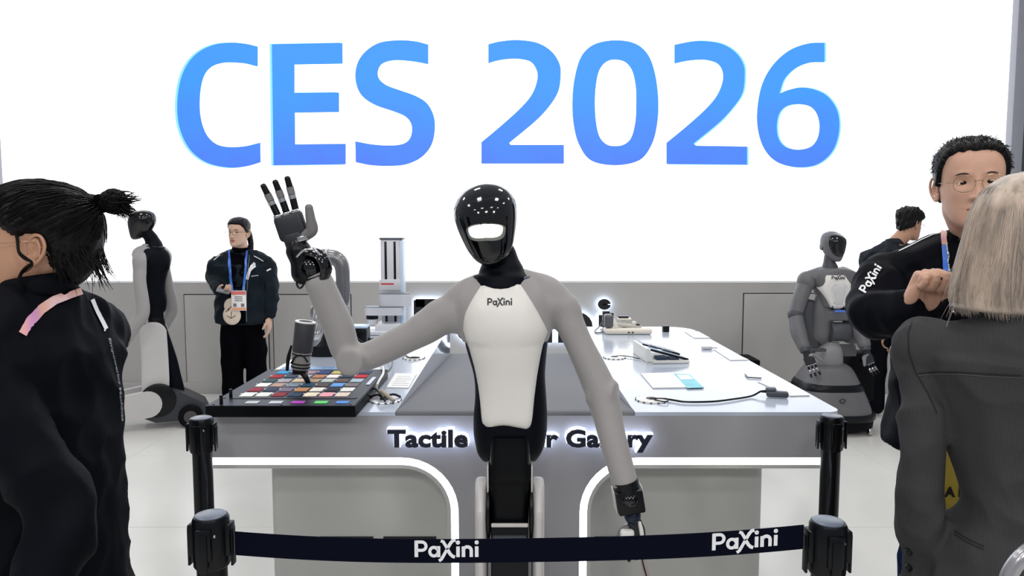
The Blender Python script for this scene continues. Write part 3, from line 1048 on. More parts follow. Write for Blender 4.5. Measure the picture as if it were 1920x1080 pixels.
# wired tactile sensor on the right wing
s = C1([(1500, 840)])[0]
p = at_z(s[0], s[1], CZ)
sen = empty('tactile_sensor', (p.x, p.y, CZ), label='dark grey hand-sized tactile sensor with a black lead near the right wing edge', cat='sensor')
sen.rotation_euler = (0, 0, math.radians(-14))
DG = mat('dark_grey_plastic', srgb(70, 74, 84), 0.4, var=0.05)
lob('body', M().box((0.0, 0, 0.013), (0.075, 0.03, 0.022), 0.008, 4), DG, sen)
lob('pad', M().box((-0.022, 0.004, 0.03), (0.036, 0.03, 0.012), 0.005, 4), mat('dark_grey_pad', srgb(92, 98, 110), 0.3), sen)
lob('strain_relief', M().cyl((-0.035, 0.005, 0.02), (-0.055, 0.008, 0.018), 0.006, 0.004, n=12), BLACK, sen)
cb = [at_z(x, y, CZ + 0.006) for x, y in C1([(530, 850), (620, 848), (700, 858), (800, 872), (1000, 870), (1150, 853), (1300, 828)])] + [Vector((p.x - 0.054, p.y + 0.02, CZ + 0.018))]
ob('sensor_lead', M().tube(cb, 0.0035, 8), BLACK, label='black lead curving from the white front grommet to the grey sensor', cat='cable')
cb2 = [at_z(x, y, CZ + 0.008) for x, y in C1([(560, 855), (620, 868), (660, 868), (665, 858)])]
ob('loose_lead', M().tube(cb2, 0.002, 8), BLACK, label='short loose wire on the rim of the white front grommet', cat='cable')
cb3 = [at_z(x, y, CZ + 0.006) for x, y in C1([(250, 525), (300, 518), (370, 525), (430, 538), (475, 540)])]
ob('cradle_lead', M().tube(cb3, 0.002, 8), BLACK, label='thin lead from the rear white grommet to the white cradle', cat='cable')

# white sloping cradle with dark parts
p = at_z(1211, 683, CZ)
cr = empty('sensor_cradle', (p.x, p.y, CZ), label='white sloping display cradle holding dark finger sensors on the right wing', cat='display stand')
cr.rotation_euler = (0, 0, math.radians(4))
W_, D_ = 0.2, 0.24
prof = [(0, 0), (W_, 0), (W_, 0.014), (0.05, 0.02), (0.016, 0.066), (0, 0.07)]
lob('end_wall', M().prism([(0, 0), (0.03, 0), (0.03, 0.02), (0.02, 0.06), (0.012, 0.07), (0.0, 0.07)], 0, D_, 'y'), WHITE_PL, cr)
lob('base', M().box((W_ / 2, D_ / 2, 0.008), (W_, D_, 0.016), 0.005, 3), WHITE_PL, cr)
RB = mat('blue_grey_plate', srgb(140, 158, 178), 0.25, 0.3, var=0.1)
rt = Matrix.Rotation(math.radians(15), 3, 'Y')
lob('sloping_plate', M().box((0.105, D_ * 0.72, 0.046), (0.17, 0.09, 0.006), 0.002, rot=rt), RB, cr)
lob('sloping_plate', M().box((0.11, D_ * 0.3, 0.042), (0.16, 0.07, 0.005), 0.002, rot=rt), mat('pale_blue_plate', srgb(178, 206, 226), 0.25, var=0.1), cr)
lob('rail', M().box((0.11, 0.012, 0.04), (0.18, 0.014, 0.01), 0.003, rot=rt), BLACK, cr)
lob('rail', M().box((0.1, D_ * 0.5, 0.048), (0.18, 0.01, 0.008), 0.003, rot=rt), BLACK, cr)
lob('finger_sensor', M().box((0.055, D_ * 0.4, 0.06), (0.04, 0.03, 0.016), 0.006, 3, rot=rt), DG, cr)
lob('finger_sensor', M().box((0.115, D_ * 0.3, 0.046), (0.045, 0.03, 0.014), 0.006, 3, rot=rt), DG, cr)
lob('finger_sensor', M().box((0.155, D_ * 0.3, 0.036), (0.04, 0.028, 0.01), 0.005, 3, rot=rt), BLACK, cr)
lob('dark_insert', M().box((0.075, 0.03, 0.022), (0.05, 0.05, 0.018), 0.003), mat('navy_insert', srgb(44, 58, 82), 0.35), cr)
lob('dark_insert', M().box((0.13, 0.03, 0.02), (0.045, 0.05, 0.012), 0.003), MATS['navy_insert'], cr)

# white cordless-looking gadget at the back of the right wing
p = at_z(1178, 627, CZ)
gd = empty('handheld_gadget', (p.x, p.y, CZ), label='cream white curved gadget with grey head at the back of the right wing', cat='gadget')
CREAM = mat('cream_plastic', srgb(226, 220, 208), 0.35, var=0.03)
lob('shell', M().box((0, 0.03, 0.018), (0.27, 0.1, 0.034), 0.014, 4).box((-0.085, 0.03, 0.05), (0.05, 0.07, 0.07), 0.015, 4, rot=Matrix.Rotation(math.radians(-25), 3, 'Y')), CREAM, gd)
lob('deck', M().box((0.0, 0.05, 0.045), (0.16, 0.05, 0.018), 0.006, rot=Matrix.Rotation(math.radians(6), 3, 'Y')), mat('grey_cream', srgb(190, 186, 180), 0.4), gd)
lob('knob', M().box((0.04, 0.05, 0.058), (0.025, 0.03, 0.022), 0.005), CREAM, gd)
lob('dark_knob', M().box((0.06, 0.04, 0.05), (0.022, 0.02, 0.012), 0.003), BLACK, gd)
lob('head', M().box((-0.11, 0.03, 0.075), (0.05, 0.08, 0.075), 0.012, 3), mat('head_grey', srgb(92, 92, 94), 0.4), gd)
lob('rear_pad', M().box((-0.01, 0.1, 0.078), (0.08, 0.06, 0.012), 0.005), CREAM, gd)
lob('rear_pad_top', M().box((-0.015, 0.1, 0.09), (0.06, 0.05, 0.01), 0.004), BLACK, gd)
lob('rear_pad_stem', M().cyl((-0.01, 0.1, 0.03), (-0.01, 0.1, 0.075), 0.012, n=14), CREAM, gd)
for i in (0, 1):
    lob('port', M().box((0.0 + i * 0.022, -0.021, 0.014), (0.012, 0.004, 0.007), 0.001), PRINT, gd)
p2 = at_z(1136, 612, CZ)
ob('power_adapter', M().box((p2.x, p2.y, CZ + 0.048), (0.042, 0.05, 0.095), 0.004).box((p2.x + 0.02, p2.y, CZ + 0.07), (0.05, 0.04, 0.03), 0.004), BLACK, label='black upright adapter behind the cream gadget on the right wing', cat='adapter')
cb = [Vector((p2.x - 0.02, p2.y - 0.01, CZ + 0.04)), at_z(1124, 612, CZ + 0.02), at_z(1115, 621, CZ + 0.006), at_z(1122, 624, CZ + 0.005), at_z(1132, 621, CZ + 0.005), at_z(1126, 617, CZ + 0.005)]
ob('adapter_cable', M().tube(cb, 0.003, 8), BLACK, label='black cable curling beside the upright adapter on the right wing', cat='cable')
p3 = at_z(1248, 622, CZ)
ob('black_cube', M().box((p3.x, p3.y, CZ + 0.018), (0.037, 0.037, 0.035), 0.003), BLACK, label='small black cube near the back edge of the right wing', cat='cube')

# white column robot at the back of the left wing
p = at_z(738, 622, CZ)
S = empty('column_robot', (p.x, p.y, CZ), label='white vertical-column robot arm with two black slots on the left wing', cat='robot arm')
k = p.y / F


def S_(px, py):
    q = at(px, py, p.y)
    return (q.x - p.x, q.z - CZ)


WHITE_M = mat('robot_white', srgb(214, 216, 222), 0.35, var=0.02)
xa, zt_ = S_(713, 449)
xb, zb_ = S_(752, 545)
lob('column', M().box(((xa + xb) / 2, 0.04, zt_ / 2 + 0.01), (xb - xa, 0.09, zt_ - 0.02), 0.006), WHITE_M, S)
lob('column_side', M().box((xb + 0.006, 0.04, zt_ / 2 + 0.01), (0.018, 0.1, zt_ - 0.03), 0.004), mat('ice_white', srgb(205, 226, 246), 0.3), S)
lob('column_cap', M().box(((xa + xb) / 2 + 0.004, 0.04, zt_ + 0.004), (xb - xa + 0.018, 0.1, 0.012), 0.003), mat('cap_grey', srgb(90, 94, 104), 0.4), S)
for sx_ in (724, 741):
    x_, z0_ = S_(sx_, 527)
    _, z1_ = S_(sx_, 453)
    lob('slot', M().box((x_, -0.0055, (z0_ + z1_) / 2), (0.013, 0.004, z1_ - z0_), 0.001), BLACK, S)
    _, z2_ = S_(sx_, 606)
    _, z3_ = S_(sx_, 588)
    lob('slot', M().box((x_, -0.0055, (z2_ + z3_) / 2), (0.013, 0.004, z3_ - z2_)), BLACK, S)
x_, z_ = S_(727, 532)
lob('red_lettering', M().box((x_, -0.0145, z_), (0.075, 0.002, 0.008)), mat('red_print', srgb(205, 40, 46), 0.5), S, smooth=False)
x_, z_ = S_(732, 534)
lob('carriage', M().box((x_, -0.006, z_), (0.125, 0.016, 0.065), 0.004), WHITE_M, S)
def arm_seg(name, pa, pb, y, w, h, zc_):
    a, b = S_(*pa), S_(*pb)
    n_ = 12
    pl_ = [(a[0] - w * math.sin(PI * i / n_) , y + w * math.cos(PI * i / n_)) for i in range(n_ + 1)] + [(b[0] + w * math.sin(PI * i / n_), y - w * math.cos(PI * i / n_)) for i in range(n_ + 1)]
    lob(name, M().prism(pl_, zc_ - h / 2, zc_ + h / 2, 'z'), WHITE_M, S)
    lob('seam', M().prism([(q_[0] * 1.0, q_[1]) for q_ in pl_], zc_ + h / 2, zc_ + h / 2 + 0.004, 'z'), mat('seam_grey', srgb(110, 116, 126), 0.4), S)
arm_seg('upper_arm', (730, 560), (758, 560), -0.06, 0.05, 0.07, S_(745, 560)[1])
arm_seg('lower_arm', (703, 580), (748, 580), -0.08, 0.042, 0.045, S_(720, 580)[1])
x_, z_ = S_(703, 592)
lob('gripper_band', M().cyl((x_, -0.08, z_ - 0.008), (x_, -0.08, z_ + 0.014), 0.034, n=20), BLACK, S)
lob('gripper', M().cyl((x_, -0.08, z_ - 0.04), (x_, -0.08, z_ - 0.006), 0.026, 0.032, n=20), WHITE_M, S)
lob('foot', M().box((-0.02, -0.03, 0.03), (0.13, 0.2, 0.06), 0.006).box((-0.03, -0.09, 0.012), (0.2, 0.14, 0.02), 0.004), WHITE_M, S)

# black box with a pale top, half hidden behind the raised arm
p = at_z(668, 646, CZ)
bx = empty('control_box', (p.x, p.y, CZ), label='black control box with pale top behind the raised robot elbow', cat='box')
lob('body', M().box((0.005, 0.05, 0.042), (0.1, 0.1, 0.083), 0.006), BLACK, bx)
lob('pale_top', M().box((0.005, 0.05, 0.09), (0.102, 0.102, 0.012), 0.004), mat('pale_blue_top', srgb(190, 214, 236), 0.3), bx)
p = at_z(694, 641, CZ)
ob('small_black_box', M().box((p.x, p.y, CZ + 0.01), (0.05, 0.05, 0.019), 0.003), BLACK, label='low small black box right of the control box, behind the raised arm', cat='box')

# grey cobot reaching over the tray
p = at_z(612, 664, CZ)
cb_ = empty('tray_robot_arm', (p.x, p.y, CZ), label='grey jointed robot arm with black base leaning over the swatch tray', cat='robot arm')
MET = mat('arm_metal_grey', srgb(128, 128, 132), 0.28, 0.55, var=0.05)


def C_(px, py, Y):
    return at(px, py, Y) - Vector((p.x, p.y, CZ))


lob('base', M().lathe([(0, 0), (0.115, 0), (0.115, 0.05), (0.1, 0.06), (0.07, 0.075), (0.05, 0.11), (0, 0.11)], Matrix.Translation((0, 0.03, 0)), 32), BLACK, cb_)
lob('base_column', M().cyl((0, 0.03, 0.1), (0, 0.03, 0.19), 0.045, 0.045, n=24, bevel=0.004), STEEL, cb_)
lob('shoulder_joint', M().tube([(-0.03, 0.03, 0.2), (0.06, 0.03, 0.2)], 0.052, 20, sub=1), MET, cb_)
lob('upper_link', M().tube([(0.045, 0.03, 0.2), C_(642, 560, p.y + 0.03), C_(643, 520, p.y + 0.03), C_(640, 496, p.y + 0.03), C_(628, 484, p.y + 0.03), C_(606, 482, p.y + 0.03)], [0.036, 0.034, 0.034, 0.036, 0.038, 0.039], 20, sub=5), MET, cb_)
lob('joint_ring', M().cyl(C_(616, 482, p.y + 0.03), C_(612, 482, p.y + 0.03), 0.0405, n=28), mat('ring_cream', srgb(210, 206, 196), 0.35), cb_)
lob('elbow_joint', M().tube([C_(612, 483, p.y + 0.03), C_(592, 485, p.y + 0.03)], 0.041, 20, sub=1), MET, cb_)
YT = 2.62
lob('fore_link', M().tube([C_(594, 488, p.y + 0.03), C_(600, 540, 3.1), C_(600, 590, YT + 0.2), C_(590, 634, YT + 0.1), C_(574, 640, YT + 0.01)], [0.038, 0.032, 0.026, 0.024, 0.022], 16), MET, cb_)
t0, t1 = C_(573, 604, YT), C_(563, 692, YT)
ax = (t1 - t0).normalized()
ln = (t1 - t0).length
lob('tool_body', M().cyl(t0, t0 + ax * ln * 0.63, 0.0375, 0.036, n=32, bevel=0.003), mat('tool_dark', srgb(56, 58, 64), 0.45), cb_)
lob('tool_rim', M().lathe([(0.025, 0.0), (0.0375, 0.0), (0.0375, 0.004), (0.025, 0.004)], Matrix.Translation(t0 - ax * 0.003) @ ax.to_track_quat('Z', 'Y').to_matrix().to_4x4(), 32), WHITE_PL, cb_)
lob('tool_lens', M().cyl(t0 - ax * 0.0015, t0 + ax * 0.001, 0.025, n=24), PRINT, cb_)
lob('tool_lower', M().cyl(t0 + ax * ln * 0.63, t1, 0.034, 0.032, n=32, bevel=0.003), mat('tool_silver', srgb(150, 148, 146), 0.4, 0.3), cb_)
for q_ in (0.66, 0.86, 0.93):
    lob('tool_band', M().cyl(t0 + ax * ln * q_, t0 + ax * ln * (q_ + 0.025), 0.0352, n=28), BLACK, cb_)
lob('tool_cable', M().tube([t0 + ax * ln * 0.5 + Vector((-0.04, -0.01, 0)), t0 + ax * ln * 0.75 + Vector((-0.045, -0.012, 0)), t0 + ax * ln * 1.0 + Vector((-0.045, -0.01, 0))], [0.004, 0.007, 0.006], 10), BLACK, cb_)
lob('tool_cable', M().tube([t0 + ax * ln * 0.85 + Vector((-0.03, -0.022, 0)), t0 + ax * ln * 0.68 + Vector((-0.01, -0.04, 0)), t0 + ax * ln * 0.68 + Vector((0.015, -0.038, 0)), t0 + ax * ln * 0.82 + Vector((0.03, -0.02, 0))], 0.003, 8), BLACK, cb_)
lob('touch_finger', M().box(t1 + Vector((0.0, 0, -0.008)), (0.05, 0.04, 0.022), 0.006).tube([t1 + Vector((0.005, 0, -0.01)), C_(572, 705, YT - 0.02), C_(578, 717, YT - 0.02)], [0.013, 0.011, 0.009], 12, sub=3), BLACK, cb_)
lob('hose', M().tube([C_(641, 560, p.y - 0.02), C_(650, 590, p.y - 0.03), C_(662, 622, p.y - 0.04), C_(676, 640, p.y - 0.05), C_(693, 647, p.y - 0.05)], 0.004, 8), BLACK, cb_)

# ================================================================ HUMANOID ROBOTS
ROBO_GREY = mat('robot_fabric_grey', srgb(150, 148, 148), 0.62, var=0.03, vscale=3, bump=0.05, bscale=500, sheen=0.25)
ROBO_WHITE = mat('robot_chest_white', srgb(226, 224, 220), 0.35, var=0.01)
ROBO_BLACK = mat('robot_rubber_black', srgb(7, 11, 20), 0.5, var=0.05, spec=0.1)
ROBO_GLOSS = mat('robot_gloss_black', srgb(4, 5, 10), 0.08, var=0, coat=0.3, spec=0.5)
HAND_DK = mat('robot_hand_dark', srgb(36, 39, 46), 0.45, var=0.1)
HAND_GR = mat('robot_thumb_grey', srgb(118, 116, 118), 0.5, var=0.05)
SHELL_W = mat('robot_shell_pale', srgb(196, 194, 194), 0.4, var=0.02)


def loc_of(root, p):
    """world point -> the root's local frame"""
    a = root.rotation_euler.z
    d = Vector(p) - Vector(root.location)
    return Matrix.Rotation(-a, 3, 'Z') @ d


def patch(bvh, outline, origin, direction, lift, rings=14, thick=0.004, edge=0.0012, fx=None):
    """a shell patch laid on a surface: outline is a closed 2-D loop, fx maps (u, v) to a 3-D start point"""
    cx = sum(p[0] for p in outline) / len(outline)
    cy = sum(p[1] for p in outline) / len(outline)
    v, f = [], []
    n = len(outline)
    d = Vector(direction).normalized()
    def hit(u, w, off):
        o = Vector(fx(u, w))
        h, nn, _, _ = bvh.ray_cast(o, d)
        if h is None:
            h, nn, _, _ = bvh.find_nearest(o + d * 0.3)
        return h - d * off
    v.append(hit(cx, cy, lift))
    for r in range(1, rings + 1):
        s_ = r / rings
        off = lift if r < rings - 1 else (lift * 0.75 if r == rings - 1 else edge)
        for p in outline:
            v.append(hit(cx + (p[0] - cx) * s_, cy + (p[1] - cy) * s_, off))
    for k in range(n):
        f.append((0, 1 + k, 1 + (k + 1) % n))
    for r in range(rings - 1):
        o, o2 = 1 + r * n, 1 + (r + 1) * n
        for k in range(n):
            k2 = (k + 1) % n
            f.append((o + k, o2 + k, o2 + k2, o + k2))
    # skirt into the body so the patch has thickness
    o = 1 + (rings - 1) * n
    base = len(v)
    for k in range(n):
        v.append(Vector(v[o + k]) + d * thick)
    for k in range(n):
        k2 = (k + 1) % n
        f.append((o + k, base + k, base + k2, o + k2))
    return M().add(v, f)


def robot_hand(root, W, ax, thumb, palm, s, pose, label=None):
    """dexterous hand: W wrist, ax towards the fingers, thumb side, palm normal; all local"""
    ax, thumb, palm = Vector(ax).normalized(), Vector(thumb).normalized(), Vector(palm).normalized()
    thumb = (thumb - ax * thumb.dot(ax)).normalized()
    palm = ax.cross(thumb) * (1 if ax.cross(thumb).dot(palm) > 0 else -1)

    def h(a, t, p):
        return Vector(W) + (ax * a + thumb * t + palm * p) * s
    rot = Matrix((thumb, palm, ax)).transposed()
    m = M()
    m.box(h(0.070, 0, 0), (0.078 * s, 0.03 * s, 0.07 * s), 0.012 * s, 3, rot=rot)
    m.box(h(0.033, -0.002, 0), (0.056 * s, 0.032 * s, 0.05 * s), 0.012 * s, 3, rot=rot)
    m.box(h(0.010, 0.0, 0), (0.05 * s, 0.034 * s, 0.04 * s), 0.010 * s, 3, rot=rot)
    hd = lob('hand', m, HAND_DK, root)
    if label:
        hd['label'] = label
    for i in range(3):
        t = 0.024 - i * 0.024
        c = pose.get('curl', 0.1)
        a0 = 0.100
        sp = (i - 1) * -0.10 + pose.get('lean', 0)
        base = h(a0, t, 0)
        pts = [base]
        ang = c
        cur = base.copy()
        for sl_ in (0.034, 0.030, 0.026):
            dirv = (ax * math.cos(ang) + palm * math.sin(ang) + thumb * sp).normalized()
            cur = cur + dirv * sl_ * s
            pts.append(cur.copy())
            ang += c * 1.4
        r = 0.0092 * s
        lob('finger', M().tube(pts, [r, r, r * 0.95, r * 0.85], 14, sub=4, up=palm), BLACK, hd)
        d1 = (pts[2] - pts[1])
        lob('joint_sleeve', M().cyl(pts[1] + d1 * 0.1, pts[1] + d1 * 0.45, r * 1.12, n=16), CHROME, hd)
        lob('tactile_pad', M().cyl(pts[1] + d1 * 0.5, pts[2] + (pts[3] - pts[2]) * 0.15, r * 1.07, n=16), HAND_GR, hd)
        lob('knuckle', M().box(base + ax * 0.004 * s, (0.02 * s, 0.024 * s, 0.008 * s), 0.002 * s, rot=rot), STEEL, hd)
    # thumb
    ta, tt, tp = pose.get('thumb', (0.5, 0.9, 0.3))
    b0 = h(0.035, 0.03, 0.006)
    b1 = h(0.045, 0.052, 0.010)
    td = (ax * ta + thumb * tt + palm * tp).normalized()
    b2 = b1 + td * 0.032 * s
    b3 = b2 + td * 0.026 * s
    lob('thumb', M().tube([b0, b1, b2, b3], [0.014 * s, 0.016 * s, 0.0125 * s, 0.0105 * s], 16, sub=4, up=palm), HAND_GR, hd)
    lob('thumb_bracket', M().box(h(0.03, 0.022, 0.014), (0.028 * s, 0.012 * s, 0.014 * s), 0.002, rot=rot), STEEL, hd)
    return hd


def zy(py, Y=1.95):
    return at(960, py, Y).z


# outline of the white chest shell, measured on the waving robot (x from the body axis, z)
RX, RY = at(955, 700, 1.95).x, 1.95


def cp(px, py, Y=1.86):
    q = at(px, py, Y)
    return (q.x - RX, q.z)


PANEL = [cp(905, 529) + (1,), cp(938, 528), cp(971, 526) + (1,), cp(992, 556), cp(1011, 588), cp(1030, 624) + (1,), cp(1020, 650), cp(1010, 700), cp(1003, 750), cp(998, 795), cp(990, 808), cp(975, 806), cp(945, 801), cp(915, 806), cp(907, 803), cp(902, 795), cp(897, 750), cp(888, 700), cp(876, 655), cp(866, 620) + (1,), cp(871, 588), cp(887, 556)]
PANEL = cat_loop(PANEL, 5)


def tor(py, xl, xr, rf, rb, p=2.3, Y=1.95):
    a, b = at(xl, py, Y), at(xr, py, Y)
    return (a.z, (a.x + b.x) / 2 - RX, 0.0, (b.x - a.x) / 2, rf, rb, p)


def lower_add(l, o):
    l.append(o)
    return o


def humanoid(root, J, light=True, detail=True):
    # black torso core
    t = M().zloft([tor(862, 904, 1006, 0.03, 0.05), tor(850, 896, 1014, 0.05, 0.07), tor(835, 892, 1020, 0.065, 0.08), tor(810, 888, 1025, 0.075, 0.085), tor(780, 888, 1026, 0.08, 0.085), tor(740, 891, 1024, 0.08, 0.08),
                  tor(700, 888, 1022, 0.082, 0.08), tor(650, 874, 1026, 0.095, 0.088), tor(610, 867, 1030, 0.1, 0.095), tor(570, 866, 1022, 0.092, 0.09), tor(545, 874, 1008, 0.075, 0.08), tor(524, 886, 996, 0.05, 0.06)], n=48, sub=4)
    torso_mesh = t
    lob('torso', t, ROBO_BLACK, root)
    # hips: notch between two side lobes
    def wr(p):
        return loc_of(root, p)
    # grey garment: yoke and both sleeves in one skin
    g = M().zloft([tor(640, 868, 1027, 0.099, 0.093), tor(632, 864, 1030, 0.102, 0.097), tor(610, 858, 1036, 0.107, 0.102), tor(575, 850, 1034, 0.1, 0.098), tor(552, 855, 1030, 0.088, 0.09), tor(534, 868, 1018, 0.07, 0.078), tor(519, 884, 1000, 0.052, 0.062)], n=48, sub=3)
    for side in ('L', 'R'):
        sh, up_, el, fo, wri = [wr(p) for p in J['arm' + side]]
        inner = Vector((sh.x * 0.45, 0.0, sh.z - 0.005))
        rr = J.get('r' + side, (0.062, 0.052, 0.044, 0.043, 0.045, 0.041, 0.037))
        g.tube([inner, sh, (sh + up_) / 2, up_, el, fo, wri], list(rr), 24, sub=5)
        # trapezius
        g.tube([Vector((sh.x * 0.25, 0.01, zy(531))), Vector((sh.x * 0.72, 0.005, (zy(540) + sh.z) / 2 + 0.012)), sh + Vector((0, 0, 0.002))], [0.04, 0.046, 0.042], 20, sub=4)
        if J.get('disc' + side) and detail:
            q, ax_ = J['disc' + side]
            g.cyl(wr(q) - Vector(ax_) * 0.04, wr(q) + Vector(ax_) * 0.049, 0.038, n=28, bevel=0.005)
    co, fs = remesh(g, 0.006, 7)
    gar = (co.tolist(), fs)
    garment = lob('sleeves', gar, ROBO_GREY, root, angle=180)
    allm = M()
    allm.add(t.v, t.f)
    allm.add(gar[0], gar[1])
    bvh = BVHTree.FromPolygons([Vector(p) for p in allm.v], allm.f)
    # white chest shell
    lob('chest_shell', patch(bvh, PANEL, None, (0, 1, 0), 0.007, 16, 0.02, -0.001, fx=lambda u, w: (u, -0.6, w)), ROBO_WHITE, root, angle=60)
    if J.get('back'):
        bo = [(-.05, 1.362), (.05, 1.362), (.085, 1.33), (.1, 1.27), (.095, 1.22), (.085, 1.17), (-.1, 1.17), (-.11, 1.22), (-.115, 1.27), (-.1, 1.33)]
        lob('back_shell', patch(bvh, cat_loop(bo, 4), None, (0, -1, 0), 0.005, 12, 0.02, -0.001, fx=lambda u, w: (u, 0.6, w)), ROBO_BLACK, root, angle=60)
    if detail:
        b2 = BVHTree.FromPolygons([Vector(p) for p in allm.v], allm.f)
        p0, p1 = cp(914, 571), cp(960, 567)
        hgt = (p1[0] - p0[0]) / PAX_W

        def fr_(u, v, d):
            x, z = p0[0] + u, p0[1] + v
            hit, _, _, _ = b2.ray_cast(Vector((x, -0.6, z)), Vector((0, 1, 0)))
            return (x, hit.y - 0.0078 - d, z)
        lob('chest_logo', logo(M(), fr_, hgt, 0, 0.0006, 1.15), PRINT, root, smooth=False)
    # collar and neck
    nz0 = zy(522)
    ncx = cp(940, 522, 1.95)[0]
    HC = wr(J['head'])
    yaw, tilt, nod = J['head_rot']
    HR = Matrix.Rotation(yaw, 3, 'Z') @ Matrix.Rotation(tilt, 3, 'Y') @ Matrix.Rotation(nod, 3, 'X')
    lob('collar', M().tube([(ncx + 0.081 * math.cos(a) , 0.004 + 0.064 * math.sin(a), nz0 - 0.001 + 0.004 * math.cos(a)) for a in [2 * PI * i / 24 for i in range(24)]], 0.006, 10, sub=2, closed=True), mat('collar_blue_grey', srgb(84, 92, 112), 0.35), root)
    nb = HC + HR @ Vector((0, 0.02, -0.05))
    lob('neck', M().tube([(ncx, 0.004, nz0 - 0.02), (ncx, 0.004, nz0 + 0.004), (ncx * 1.02, 0.005, nz0 + 0.018), Vector((ncx, 0.008, nz0 + 0.042)) * 0.8 + nb * 0.2 * 1.0 + Vector((0, 0, 0)) , Vector((ncx, 0.01, nz0 + 0.055)) * 0.45 + nb * 0.55, nb], [0.084, 0.078, 0.062, 0.049, 0.045, 0.05], 28, sub=4), ROBO_BLACK, root)
    # head
    hz = M().zloft([(-.109, 0, -.052, .010, .012, .014), (-.104, 0, -.05, .026, .026, .034), (-.088, 0, -.042, .044, .043, .066), (-.06, 0, -.026, .060, .062, .090), (-.025, 0, -.01, .072, .08, .104),
                    (.01, 0, 0, .0805, .09, .112), (.045, 0, .004, .0815, .086, .112), (.075, 0, .01, .069, .068, .096), (.095, 0, .014, .047, .044, .066), (.105, 0, .018, .024, .022, .034), (.108, 0, .02, .006, .006, .008)], n=56, sub=5)
    mh = Matrix.Translation(HC) @ HR.to_4x4() @ Matrix.Diagonal((1.04, 1.0, 0.985, 1))
    head_m = M().add(hz.v, hz.f, mh)
    hd = lob('head', head_m, ROBO_GLOSS, root, angle=180)
    lb = BVHTree.FromPolygons([Vector(p) for p in hz.v], hz.f)

    def on_head(pp, lift):
        o = Vector(pp) * 3
        h_, n_, _, _ = lb.ray_cast(o, -Vector(pp).normalized())
        return mh @ (h_ + n_ * lift)
    # seam between visor and crown shell
    sm = []
    for i in range(33):
        a = math.radians(-200 + 220 * i / 32)
        zz = 0.048 - 0.012 * math.sin(a) + 0.0
        sm.append(on_head((0.08 * math.cos(a), 0.09 * math.sin(a), zz + 0.03 * max(0, -math.sin(a))), 0.0002))
    lob('visor_seam', M().tube(sm, 0.0005, 6, sub=2, cap=False), mat('seam_blue', srgb(52, 60, 78), 0.3), hd)
    if light:
        out = []
        for i in range(40):
            a = 2 * PI * i / 40
            e = 2 / 3.2
            u = math.copysign(abs(math.cos(a)) ** e, math.cos(a)) * (0.042 + 0.003 * math.sin(a))
            w = math.copysign(abs(math.sin(a)) ** e, math.sin(a)) * 0.0215
            u, w = u * (1 + 3 * w), w * .82 - 0.003 * abs(u) / 0.04
            ct, st_ = math.cos(-tilt * .75), math.sin(-tilt * .75)
            out.append((u * ct + w * st_, -u * st_ + w * ct - 0.014))
        big_ = [((u) * 1.14, (w + 0.012) * 1.3 - 0.014) for u, w in out]
        for nm, ol, mt_, lf in (('face_light_rim', big_, mat('rim_olive', srgb(126, 130, 122), 0.4), 0.0008), ('face_light', out, mat('face_light', (1, 1, 1), 0.4, var=0, emit=(1.0, 0.985, 0.94), strength=1.5), 0.0022)):
            pm_ = patch(lb, ol, None, (0, 1, 0), lf, 6, 0.004, lf * 0.6, fx=lambda u, w: (u, -0.5, w))
            lob(nm, M().add(pm_.v, pm_.f, mh), mt_, hd, angle=60)
    if J.get('wristL'):
        J['wristL'](root, wr)
    if J.get('wristR'):
        J['wristR'](root, wr)
    # waist column, side covers, leg and wheeled base
    lower = []

    def LW(*a_, **k_):
        lower.append(lob(*a_, **k_))
    zw = lambda y: zy(y)
    LW('waist', M().zloft([(zw(1000), 0, 0.02, .052, .07, .07, 5), (zw(905), 0, 0.012, .056, .075, .075, 5), (zw(880), 0.002, 0.0, .057, .08, .075, 5), (zw(850), 0.002, 0, .056, .082, .075, 5), (zw(820), 0.002, 0, .057, .084, .075, 4.5), (zw(806), 0.002, 0, .055, .083, .075, 4)], n=40, sub=3), mat('waist_black', srgb(6, 8, 12), 0.35, var=0.03, spec=0.15), root)
    lower.append(lob('waist_trim', M().box((-.0575, -.03, (zw(905) + zw(858)) / 2), (.004, .09, zw(858) - zw(905)), 0.0015), SHELL_W, root))
    lower.append(lob('waist_trim', M().box((.0605, -.03, (zw(905) + zw(858)) / 2), (.004, .09, zw(858) - zw(905)), 0.0015), SHELL_W, root))
    ztop = zw(896)
    for sx_ in (-1, 1):
        xo = 0.0785 * sx_ + 0.001
        rg = [(0.245, xo, 0.0, .009, .05, .05, 3), (0.25, xo, 0.0, .0145, .075, .075, 3), (0.29, xo, 0.0, .017, .092, .098, 3), (0.5, xo, 0.0, .017, .085, .1, 3)]
        for a_ in (0, 20, 40, 58, 72, 82):
            rr_ = .09 * math.cos(math.radians(a_))
            rg.append((ztop - .09 + .09 * math.sin(math.radians(a_)) * .97, xo, 0.0, .017 * (1 if a_ < 60 else .92 if a_ < 80 else .75), rr_, rr_ + .004, 2.6))
        rg.append((ztop, xo, 0.0, .006, .006, .008, 2))
        m2 = M().zloft(rg, n=32, sub=2)
        sc_ = lob('side_cover', m2, SHELL_W, root, angle=50)
        lower.append(sc_)
        LW('hip_disc', M().cyl((0.0545 * sx_ + 0.001, 0.01, ztop - 0.09), (0.0635 * sx_ + 0.001, 0.01, ztop - 0.09), 0.082, n=36, bevel=0.002), BLACK, root)
        lob('cover_screw', M().cyl((0.078 * sx_, -0.088, ztop - 0.14), (0.078 * sx_, -0.084, ztop - 0.14), 0.0025, n=8), BLACK, sc_)
